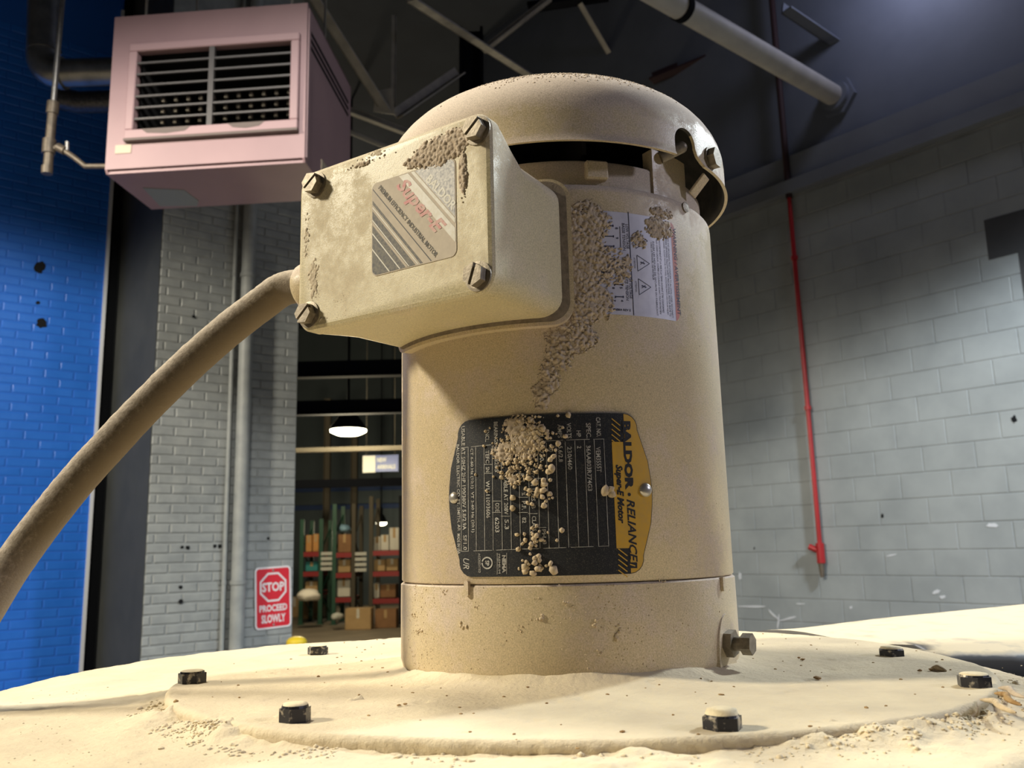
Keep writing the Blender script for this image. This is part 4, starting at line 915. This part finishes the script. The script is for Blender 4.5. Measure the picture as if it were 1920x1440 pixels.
# ------------------------------------------------------------------ nameplate
def c3(x, y): return at_cyl(820+x*.23609, 760+y*.23609, R+.001)
def cs3(x, y): th, z = c3(x, y); return th*R, z
thc_ = math.radians(-8.2); TC, TB = math.radians(28.0), math.radians(32.4); zt, zb, zm = .1150, .0460, .0800
def np_outline(g=0.):
    s0 = thc_*R; c_, b_ = TC*R-g, TB*R-g; t_, l_ = zt-g, zb+g; r = .0065-g; P = []
    for (sx, sz) in ((1, 1), (-1, 1), (-1, -1), (1, -1)):
        cx, cz = s0+sx*(c_-r*.9), (t_-r if sz > 0 else l_+r)
        angs = np.linspace(0, 1, 6); a0 = {(1, 1): (-8, 90), (-1, 1): (90, 188), (-1, -1): (172, 270), (1, -1): (270, 368)}[(sx, sz)]
        if (sx, sz) in ((1, 1), (-1, -1)): pass
        for k_ in angs: a = math.radians(a0[0]+(a0[1]-a0[0])*k_); P.append((cx+r*math.cos(a), cz+r*math.sin(a)))
        if (sx, sz) == (-1, 1):
            for zz in (.094, .086, .0805, .075, .067): P.append((s0-b_+ (abs(zz-.0805)/.0345)**1.6*(b_-c_), zz))
    for zz in (.067, .075, .0805, .086, .094): P.append((s0+b_-(abs(zz-.0805)/.0345)**1.6*(b_-c_), zz))
    return P
po = np_outline()
npl = wrap_poly('nameplate', po, .0841, .0848, 'plate_black', motor)
sy = c3(1487, 700)[0]*R
def clip_s(poly, s0): return clip_poly(poly, (-1, 0), -s0)
pin = np_outline(.0003)
sy_t = c3(1485, 200)[0]*R; sy_m = c3(1405, 700)[0]*R; z_a = c3(1430, 290)[1]; z_b = c3(1480, 1135)[1]
wrap_poly('yellow_band', clip_s(pin, sy_t), .0847, .08488, 'plate_yellow', npl)
wrap_poly('yellow_tab', [(sy_m, z_a), (sy_t+.0002, z_a), (sy_t+.0002, z_b), (sy_m, z_b)], .0847, .08488, 'plate_yellow', npl)
RT = .08496
def n_text(mb, s, x0, x1, y0, y1, cfun=c3, bold=0., shear=0., rt=RT):
    """text reading down the motor: x0..x1 (crop) is baseline..cap line, y0..y1 start..end"""
    s0, _ = cfun(x0, (y0+y1)/2); s1, _ = cfun(x1, (y0+y1)/2); _, z0 = cfun((x0+x1)/2, y0); _, z1 = cfun((x0+x1)/2, y1)
    vs, fs = text_data(s, bold, shear); mb.add([cp(s0+(s1-s0)*y, z0+(z1-z0)*x, rt) for x, y in vs], fs)
def n_line(mb, x0, y0, x1, y1, wd, cfun=c3, rt=RT, n=6):
    a = cfun(x0, y0); b_ = cfun(x1, y1); p = np.array([a[0]*R, a[1]]); q = np.array([b_[0]*R, b_[1]]); d = (q-p)/np.linalg.norm(q-p); m = np.array([-d[1], d[0]])*wd/2
    vs = []
    for i in range(n+1):
        c_ = p+(q-p)*i/n
        for s_ in (-1, 1): e_ = c_+m*s_; vs.append(cp(e_[0]/R, e_[1], rt))
    mb.add(vs, [(2*i, 2*i+1, 2*i+3, 2*i+2) for i in range(n)])
for tx_, xa_, xb_, ya_, yb_, bo_, sh_ in (('BALDOR', 1480, 1548, 125, 672, .06, 0.), ('RELIANCE', 1515, 1580, 745, 1245, .025, .3), ('Super-E Motor', 1412, 1482, 470, 940, .045, .3)):
    b = MB(); n_text(b, tx_, xa_, xb_, ya_, yb_, bold=bo_, shear=sh_); b.build('black_lettering', 'ink_black', npl, fix=False)
a_ = c3(1525, 708); b = MB()
b.add([cp(a_[0]+.009*math.cos(t), a_[1]+.00075*math.sin(t), RT) for t in np.linspace(0, 2*math.pi, 12, endpoint=False)], [tuple(range(12))]); b.build('dot', 'ink_black', npl, fix=False)
b = MB(); n_line(b, 1512, 1270, 1588, 1270, .0024); b.build('logo_block', 'ink_black', npl, fix=False)
b = MB(); n_line(b, 1530, 1262, 1572, 1276, .0005, rt=RT+.00008); b.build('logo_mark', 'plate_yellow', npl, fix=False)
by = MB(); bk = MB()
for i in range(5):      # corner hatching
    n_line(by, 1385, 105+i*42, 1452, 160+i*42, .00045, rt=RT); n_line(by, 1438, 1140+i*42, 1510, 1195+i*42, .00045, rt=RT)
tag(by.build('corner_hatching', 'plate_yellow', npl, fix=False), kind='stuff')
b = MB()
rows = [190, 245, 305, 370, 435, 505, 575, 645, 720, 795, 865, 940, 1015, 1092, 1168, 1245, 1322]
yt = lambda x: 338-(x-190)*.0627; yb = lambda x: 1160-(x-190)*.038
for x in rows: n_line(b, x, yt(x), x+ (x-190)*.035, yb(x), .00021)
n_line(b, rows[0], yt(rows[0]), rows[-1], yt(rows[-1]), .00021); n_line(b, rows[0], yb(190), rows[-1]*1.03, yb(1322), .00021)
for (x0, x1, y) in ((370, 435, 470), (370, 435, 540), (435, 505, 380), (435, 505, 760), (435, 505, 850), (505, 575, 880), (645, 720, 730), (645, 720, 850), (720, 795, 580), (720, 795, 665), (720, 795, 860), (795, 865, 580), (795, 865, 970), (795, 865, 1050)): n_line(b, x0, y, x1, y, .00021)
tag(b.build('table_lines', 'ink_grey', npl, fix=False), kind='stuff'); b = MB()
TX = [('CAT. NO.', 1262, 1298, 95, 250), ('SPEC.', 1182, 1220, 140, 262), ('HP', 1105, 1140, 200, 250), ('VOLTS', 1028, 1064, 140, 262), ('AMPS', 955, 990, 150, 258), ('BEARINGS', 450, 480, 130, 308), ('ENCL.', 380, 412, 195, 290),
      ('VEM3555T', 1262, 1300, 330, 530), ('36AA803R774G3', 1188, 1224, 318, 680), ('2', 1110, 1144, 322, 342), ('230/460', 1034, 1070, 328, 510), ('5.6/2.8', 962, 996, 322, 450), ('60', 885, 920, 330, 370),
      ('1750', 812, 846, 340, 440), ('PH', 830, 862, 985, 1050), ('3', 838, 868, 1080, 1104), ('CODE', 735, 768, 500, 575), ('M', 740, 770, 612, 640), ('DES.', 745, 778, 680, 770), ('B', 748, 780, 795, 820), ('CLASS', 752, 786, 880, 1000), ('F', 756, 788, 1060, 1080),
      ('%', 668, 700, 690, 716), ('P.F.', 670, 704, 760, 830), ('82', 674, 706, 890, 935), ('85.5', 655, 690, 540, 610), ('CUST', 598, 630, 590, 660), ('USABLE AT 208V', 528, 560, 540, 868), ('5.3', 535, 568, 905, 985), ('DE', 452, 482, 330, 372), ('6205', 455, 486, 420, 530), ('ODE', 460, 492, 775, 845), ('6203', 458, 492, 890, 1010),
      ('TEFC', 382, 412, 358, 460), ('SN', 384, 414, 490, 530), ('W1511093606', 386, 418, 600, 895), ('CT 6-60 Hz (10:1)  VT 3-60 Hz (20:1)', 262, 290, 342, 1010), ('USABLE AT 50HZ 2HP 190/380V 5.8/2.9A', 195, 224, 165, 990), ('SF1.0', 205, 234, 1030, 1150), ('BALDOR ELECTRIC CO. FT. SMITH, AR', 152, 178, 310, 1000), ('MADE IN USA', 158, 182, 1020, 1180), ('EFF', 610, 640, 200, 260), ('RPM', 815, 846, 180, 250)]
for s, x0, x1, y0, y1 in TX: n_text(b, s, x0, x1, y0, y1, bold=.014)
# certification marks at the foot of the plate
for k_ in np.linspace(0, 2*math.pi, 24, endpoint=False):
    if math.cos(k_) < -.99: continue
    n_line(b, 395+40*math.cos(k_), 1252+44*math.sin(k_), 395+40*math.cos(k_+.27), 1252+44*math.sin(k_+.27), .0006, n=1)
n_text(b, 'SP', 380, 412, 1232, 1275, bold=.03); n_text(b, 'ACCREDITED', 325, 342, 1175, 1330); n_text(b, 'NEMA', 515, 545, 1190, 1330, bold=.04); n_text(b, 'PREMIUM', 482, 500, 1180, 1335); n_line(b, 475, 1172, 475, 1340, .0002); n_line(b, 550, 1172, 550, 1340, .0002)
n_text(b, 'UR', 205, 252, 1215, 1300, bold=.0, shear=.3)
tag(b.build('grey_lettering', 'ink_grey', npl, fix=False), kind='stuff')
for (x, y, k_) in ((130, 735, 1.0), (1655, 672, 1.15)):
    th, z = c3(x, y); f_ = frame_n(cp(th, z, .0846), (math.sin(th), -math.cos(th), 0)); r = .0027*k_
    MB().lathe([(r, 0)]+[(r*math.cos(t), r*.62*math.sin(t)) for t in np.linspace(.2, 1.52, 7)], 22, fr=f_).build('rivet', 'rivet', npl, True, ang=70)
# ------------------------------------------------------------------ wiring and warning label
def c6(x, y): return at_cyl(1060+x/6, 380+y/6, R)
l0 = math.radians(3.0)*R; l1 = c6(1255, 800)[0]*R; lz0, lz1 = .1600, .2090; lw = l1-l0
wl_ = wrap_poly('warning_label', rounded(l0, l1, lz0, lz1, .004, 6), .08405, .08416, 'label_white', motor)
rs_ = c6(1213, 800)[0]*R
wrap_poly('red_band', clip_s(rounded(l0, l1, lz0, lz1, .004, 6), rs_), .08412, .08420, 'label_red', wl_)
RL = .08424; b = MB(); t6 = lambda s, x0, x1, y0, y1, bo=0.: n_text(b, s, x0, x1, y0, y1, c6, bo, 0., RL)
t6('WARNING / AVERTISSEMENT', 1218+12, 1255+12, 300, 1260, .015)
for s, x0, y0, y1 in (('CONNECTION AND GROUNDING MUST CONFORM TO ALL LOCAL CODES. DISCONNECT', 1165, 290, 1290), ('POWER BEFORE SERVICING. FOLLOW SAFETY PRECAUTIONS. MOTOR FRAME TO', 1140, 300, 1275), ('BE GROUNDED. ALLOW MOTOR TO COOL. ROTATING PARTS CAN CAUSE INJURY', 1115, 360, 1260),
                      ('LE RACCORDEMENT ET LA MISE A LA TERRE DOIVENT ETRE CONFORMES', 1068, 390, 1235), ('AUX CODES LOCAUX. COUPER LE COURANT AVANT TOUT ENTRETIEN', 1038, 420, 1250), ('SUIVRE LES MESURES DE SECURITE DU FABRICANT', 1002, 440, 1270), ('LISEZ LE MANUEL DE MOTEUR', 968, 450, 870)): t6(s, x0, x0+18, y0, y1)
t6('LOW VOLTAGE', 680, 712, 245, 520, .01); t6('BASSE TENSION', 640, 672, 235, 540, .01); t6('HIGH VOLTAGE', 715, 747, 800, 1080, .01); t6('HAUTE TENSION', 675, 706, 785, 1100, .01)
ln = lambda x0, y0, x1, y1, wd=.00032: n_line(b, x0, y0, x1, y1, wd, c6, RL, 4)
ln(705, 105, 768, 1268, .0004); ln(200, 640, 735, 660); ln(190, 75, 190, 235, .0014)
for (x0, x1, y) in ((330, 540, 262), (340, 545, 381), (350, 550, 492), (540, 640, 792), (548, 648, 925), (558, 656, 1062), (400, 460, 785)): ln(x0, y-3, x1, y, .00045); ln(x1-6, y-12, x1-6, y+12, .0006); ln(x0+4, y-12, x0+4, y+12, .0006)
ln(610, 270, 620, 500)
for s, x, y in (('9', 512, 830), ('8', 525, 962), ('7', 535, 1105), ('6', 600, 830), ('5', 610, 960), ('4', 622, 1105), ('8', 560, 290), ('9', 565, 400), ('1', 505, 515)): t6(s, x, x+30, y-11, y+11, .02)
t6('7', 535, 565, 1092, 1112, .02)
for (cx_, cy_) in ((850, 425), (872, 680), (888, 945)):
    P_ = [(cx_-70, cy_-88), (cx_+72, cy_+8), (cx_-58, cy_+92)]
    for i in range(3): ln(*P_[i], *P_[(i+1) % 3], .0003)
    ln(cx_-30, cy_-10, cx_+20, cy_+10, .0006); ln(cx_-30, cy_+18, cx_+10, cy_-14, .0003); t6('ATTENTION', cx_-105, cx_-85, cy_-60, cy_+60)
# part number set upright
th0, z0_ = c6(465, 1212); th1, _ = c6(735, 1212); vs, fs = text_data('LC0006B04 REV E', .02); b.add([cp(th0+(th1-th0)*x, z0_+.0011*y, RL) for x, y in vs], fs)
tag(b.build('small_print', 'ink_dark', wl_, fix=False), kind='stuff')
# ================================================================== POWER CABLE
gl = bn*.096-bt*.060+Z*.1925
cab = empty('power_cable', tuple(gl)); tag(cab, 'thick dust coated black power cable arching from the junction box', 'cable')
def Cq(b, nm, m, **k): return loc(b.build(nm, m, cab, True, **k), cab)
def dpt(x, y, D): d = ray(x, y); d = d/np.linalg.norm(d); return CAM+d*D
CPT = [(535, 541, 0.4660), (490, 571, 0.4674), (430, 617, 0.4688), (372, 667, 0.4702), (314, 722, 0.4716), (258, 778, 0.4730), (204, 836, 0.4744), (152, 893, 0.4758), (102, 954, 0.4772), (50, 1022, 0.4786), (0, 1096, 0.4800), (-60, 1200, 0.4814), (-110, 1320, 0.4828)]
base = [bn*.100-bt*.080+Z*.1905]+[dpt(*q) for q in CPT]; rr0 = .0086
# smooth by catmull-rom and give the dusty skin small relief
def catmull(P, n):
    o_ = []
    P = [2*P[0]-P[1]]+P+[2*P[-1]-P[-2]]
    for i in range(1, len(P)-2):
        for k_ in range(n):
            t = k_/n; o_.append(.5*((2*P[i])+(-P[i-1]+P[i+1])*t+(2*P[i-1]-5*P[i]+4*P[i+1]-P[i+2])*t*t+(-P[i-1]+3*P[i]-3*P[i+1]+P[i+2])*t**3))
    return o_+[P[-2]]
def skin_tube(P, r, seg, amp, sc_):
    m = MB().tube(P, r, seg); v = np.array(m.v); n = len(P)
    c_ = np.repeat(np.array(P), seg, 0); d = v-c_; a = np.tile(np.arange(seg)/seg*2*math.pi, n); s = np.repeat(np.arange(n), seg)*np.linalg.norm(P[1]-P[0])
    nz = fbm(np.cos(a)*r*sc_+s*sc_, np.sin(a)*r*sc_+s*sc_*.3+7, 4, 12)-.5; up = np.clip(d[:, 2]/r, 0, 1)
    m.v = [tuple(p) for p in c_+d*(1+(nz*amp*(.35+up))[:, None]/r)]; return m
def dusty(name, base_c, dust_c, lo, hi, gloss):
    m, nt, p, g = new_mat(name); pos = g.outputs['Position']; sep = nod(nt, 'ShaderNodeSeparateXYZ'); nt.links.new(g.outputs['Normal'], sep.inputs[0])
    s = math_(nt, 'ADD', sep.outputs[2], math_(nt, 'MULTIPLY', math_(nt, 'SUBTRACT', noise_(nt, pos, 420, 4, .7), .5), 1.3))
    mr = nod(nt, 'ShaderNodeMapRange'); nt.links.new(s, mr.inputs[0]); mr.inputs[1].default_value = lo; mr.inputs[2].default_value = hi
    nt.links.new(mixc(nt, mr.outputs[0], base_c, dust_c), p.inputs['Base Color']); p.inputs['Roughness'].default_value = gloss
    b = nod(nt, 'ShaderNodeBump'); b.inputs['Strength'].default_value = .6; b.inputs['Distance'].default_value = .0008; nt.links.new(noise_(nt, pos, 700, 4, .7), b.inputs['Height']); nt.links.new(b.outputs[0], p.inputs['Normal']); MATS[name] = m
dusty('cable_dusty', (.17, .135, .092), (.52, .44, .34), -.1, .75, .9)
cpts = catmull(base, 14)
Cq(skin_tube(cpts, rr0, 40, .0007, 320), 'cable_jacket', 'cable_dusty', fix=False, ang=80)
g0 = bn*.0985-bt*.052+Z*.1935; g1 = bn*.1005-bt*.092+Z*.1885; gd = (g1-g0)/np.linalg.norm(g1-g0)
Cq(MB().tube([g0, g0+gd*.022, g0+gd*.024], [.0135, .0135, .0125], 8), 'gland_nut', 'motor_paint', ang=20)
Cq(MB().tube([g0+gd*.022, g0+gd*.030, g0+gd*.034, g0+gd*.0365, g0+gd*.038], [.0132, .0134, .0128, .0112, .0088], 32), 'gland_collar', 'motor_paint', ang=40)
# ================================================================== DUST ON THE MOTOR
def blobs_mask(u, v, blobs):
    m = np.full(np.shape(u), -1.)
    for cu_, cv_, ru, rv, wgt in blobs: m = np.maximum(m, wgt-((u-cu_)/ru)**2-((v-cv_)/rv)**2)
    return m
def dust_patch(name, u0, u1, v0, v1, du, fpos, blobs, amp, m, parent, seed, cell=600., thr=.35, base=0.):
    """sheet of caked dust: height field over a surface, sunk below it where there is none"""
    nu, nv = int((u1-u0)/du)+1, int((v1-v0)/du)+1; U, Vv = np.meshgrid(np.linspace(u0, u1, nu), np.linspace(v0, v1, nv), indexing='ij')
    ms = blobs_mask(U, Vv, blobs); n1 = fbm(U*150, Vv*150, 3, seed); d_, cid = worley(U*cell, Vv*cell, seed+3, True); d2, cid2 = worley(U*cell*1.9, Vv*cell*1.9, seed+5, True)
    h = np.clip(ms, -1, 1)+(n1-.5)*1.1+(cid-.5)*.75-thr; h2 = np.clip(ms, -1, 1)+(n1-.5)*1.1+(cid2-.5)*1.0-thr-.05
    dome = np.sqrt(np.clip(1-(d_/.72)**2, 0, 1)); dome2 = np.sqrt(np.clip(1-(d2/.62)**2, 0, 1))
    Hh = np.maximum(np.where(h > 0, amp*(.15+.85*dome*(.6+.6*cid))*np.clip(.45+h, 0, 1)+np.clip(h-.2, 0, .6)*amp*.5, -1), np.where(h2 > 0, amp*.55*dome2-.00002, -1)); on = Hh > .00003
    H_ = np.where(on, Hh+base, -.0004)
    vs = fpos(U, Vv, H_).reshape(-1, 3)
    idx = np.arange(nu*nv).reshape(nu, nv); keep = on[:-1, :-1] | on[1:, :-1] | on[:-1, 1:] | on[1:, 1:]
    fc = np.stack([idx[:-1, :-1], idx[1:, :-1], idx[1:, 1:], idx[:-1, 1:]], -1)[keep]
    used = np.unique(fc); mp = np.full(nu*nv, -1); mp[used] = np.arange(len(used))
    return tag(np_mesh(name, vs[used], mp[fc], m, parent), kind='stuff')
def f_cyl(rad): return lambda U, W, h: np.stack([(rad+h)*np.sin(U/R), -(rad+h)*np.cos(U/R), W], -1)
def f_face(U, W, h): return (bn*.130)[None, None]+bt*U[..., None]+Z*W[..., None]+bn*h[..., None]
def pc(x, y): t, z = at_cyl(x, y); return t*R, z
def blob_c(lst): return [(*pc(x, y), rx*.00023, ry*.00023, wg) for x, y, rx, ry, wg in lst]
s0, z0_ = pc(1062, 800); s1, z1_ = pc(1275, 380)
dust_patch('caked_dust', l0-.004, l1-.001, .128, .2185, .0003, f_cyl(.0843), blob_c([(1092, 480, 45, 105, 1.0), (1110, 420, 40, 35, .9), (1105, 560, 45, 45, .9), (1130, 500, 35, 60, .45), (1165, 500, 40, 50, .25), (1235, 430, 40, 28, .65), (1200, 450, 25, 25, .2), (1080, 625, 40, 40, .8), (1245, 400, 40, 14, .4)]), .0008, 'dust_clump', motor, 5, 680, .05)
dust_patch('caked_dust', -.024, l0+.004, .117, .166, .0003, f_cyl(.0840), blob_c([(1060, 625, 40, 30, .9), (1050, 660, 32, 40, .75), (1030, 705, 24, 45, .7), (1015, 745, 22, 35, .6), (1070, 610, 45, 20, .8)]), .0009, 'dust_clump', motor, 9, 680, .12)
def blob_f(lst): 
    o_ = []
    for x, y, rx, ry, wg in lst: u, v = on_face(x, y); o_.append((u, v, rx*.00027, ry*.00022, wg))
    return o_
dust_patch('caked_dust', -.060, .0465, .158, .2318, .00032, f_face, blob_f([(820, 285, 48, 28, 1.0), (855, 262, 38, 24, 1.0), (785, 300, 30, 16, .7), (868, 330, 9, 60, .55), (700, 300, 80, 10, .05)]), .0008, 'dust_clump', motor, 13, 640, .02, 0.)
dust_patch('caked_dust', -.046, .020, .075, .1165, .00045, f_cyl(.0848), blob_c([(965, 800, 28, 26, .95), (985, 830, 30, 45, .95), (945, 850, 28, 40, .6), (960, 890, 26, 26, .5), (1010, 800, 24, 20, .6)]), .0007, 'dust_clump', motor, 17, 640, .40)
dust_patch('dust_film', -.0605, .0465, .1575, .2325, .0005, f_face, blob_f([(590, 530, 22, 75, .28), (575, 440, 12, 75, .30), (620, 595, 60, 14, .05), (700, 290, 120, 12, .12), (650, 330, 60, 20, -.05), (640, 560, 80, 50, -.1)]), .00035, 'dust_film', motor, 23, 900, .25, 0.)
# granules on the nameplate
b = MB()
def grains(n, cx_, cy_, sx, sy_, s0_, s1_):
    for i in range(n):
        x, y = random.gauss(cx_, sx), random.gauss(cy_, sy_)
        if not (850 < x < 1150 and 778 < y < 1075): continue
        t, z = at_cyl(x, y, .0848); nrm = (math.sin(t), -math.cos(t), 0); s_ = random.uniform(s0_, s1_); crumb(b, cp(t, z, .0848+s_*.35), s_, nrm, .75)
grains(330, 980, 825, 22, 34, .0003, .0008); grains(110, 1005, 818, 16, 26, .0006, .0013); grains(60, 960, 880, 22, 22, .0004, .0010); grains(24, 1005, 1005, 22, 14, .0006, .0015); grains(24, 1000, 1055, 18, 12, .0007, .0018); grains(26, 1010, 925, 20, 26, .0006, .0016)
for (x, y, s_) in ((1135, 920, .0022), (1147, 926, .0022), (1144, 918, .0018), (1034, 878, .0022), (1032, 884, .0016), (1019, 908, .0020), (1037, 1069, .0022), (1046, 832, .0016), (1060, 818, .0014), (1006, 925, .0018), (1030, 926, .0017)):
    t, z = at_cyl(x, y, .0848); crumb(b, cp(t, z, .0850), s_, (math.sin(t), -math.cos(t), 0), .7)
tag(b.build('dust_granules', 'dust_grain', motor, True, fix=False, ang=75), kind='stuff')
# small knots of dust stuck to the end bell and frame
b = MB()
for (x, y, s_) in ((868, 1173, .0013), (1014, 1160, .0016), (1062, 1132, .0012), (1115, 1170, .0014), (1155, 1196, .0017), (1160, 1178, .0011), (833, 1110, .0008), (975, 1180, .0007), (1240, 1090, .0007), (788, 1180, .0012), (783, 1186, .001), (775, 1154, .0011), (893, 1136, .0006), (1125, 1222, .0011)):
    for k_ in range(7):
        t, z = at_cyl(x+random.gauss(0, 3), y+random.gauss(0, 3), .0846); crumb(b, cp(t, z, .0846), s_*random.uniform(.3, .75), (math.sin(t), -math.cos(t), 0), .7)
for i in range(420):
    x = random.choice((random.uniform(765, 1370), random.gauss(1160, 60), random.gauss(790, 20))); y = random.uniform(1095, 1255)
    if not 760 < x < 1374: continue
    t, z = at_cyl(x, y, .0846); crumb(b, cp(t, z, .0846), random.uniform(.00012, .00042), (math.sin(t), -math.cos(t), 0), .6)
for i in range(260):
    x = random.uniform(765, 1355); y = random.uniform(640, 1085); t, z = at_cyl(x, y)
    crumb(b, cp(t, z, .0840), random.uniform(.0001, .0003), (math.sin(t), -math.cos(t), 0), .6)
tag(b.build('dust_specks', 'dust_grain', motor, True, fix=False, ang=75), kind='stuff')

b = MB()
for i in range(900):
    a = random.gauss(.10, .33); t = abs(random.gauss(.82, .13)); 
    if not (-.75 < a < .8 and .5 < t < 1.3): continue
    rr = .0435+.05*math.cos(t); zz = .253+.038*math.sin(t); nv = V(math.cos(t)/.05*math.sin(a), -math.cos(t)/.05*math.cos(a), math.sin(t)/.038)
    crumb(b, cp(a, zz, rr), random.uniform(.00015, .00055), nv, .5)
tag(b.build('dust_crust', 'dust_clump', cover, True, fix=False, ang=75), kind='stuff')
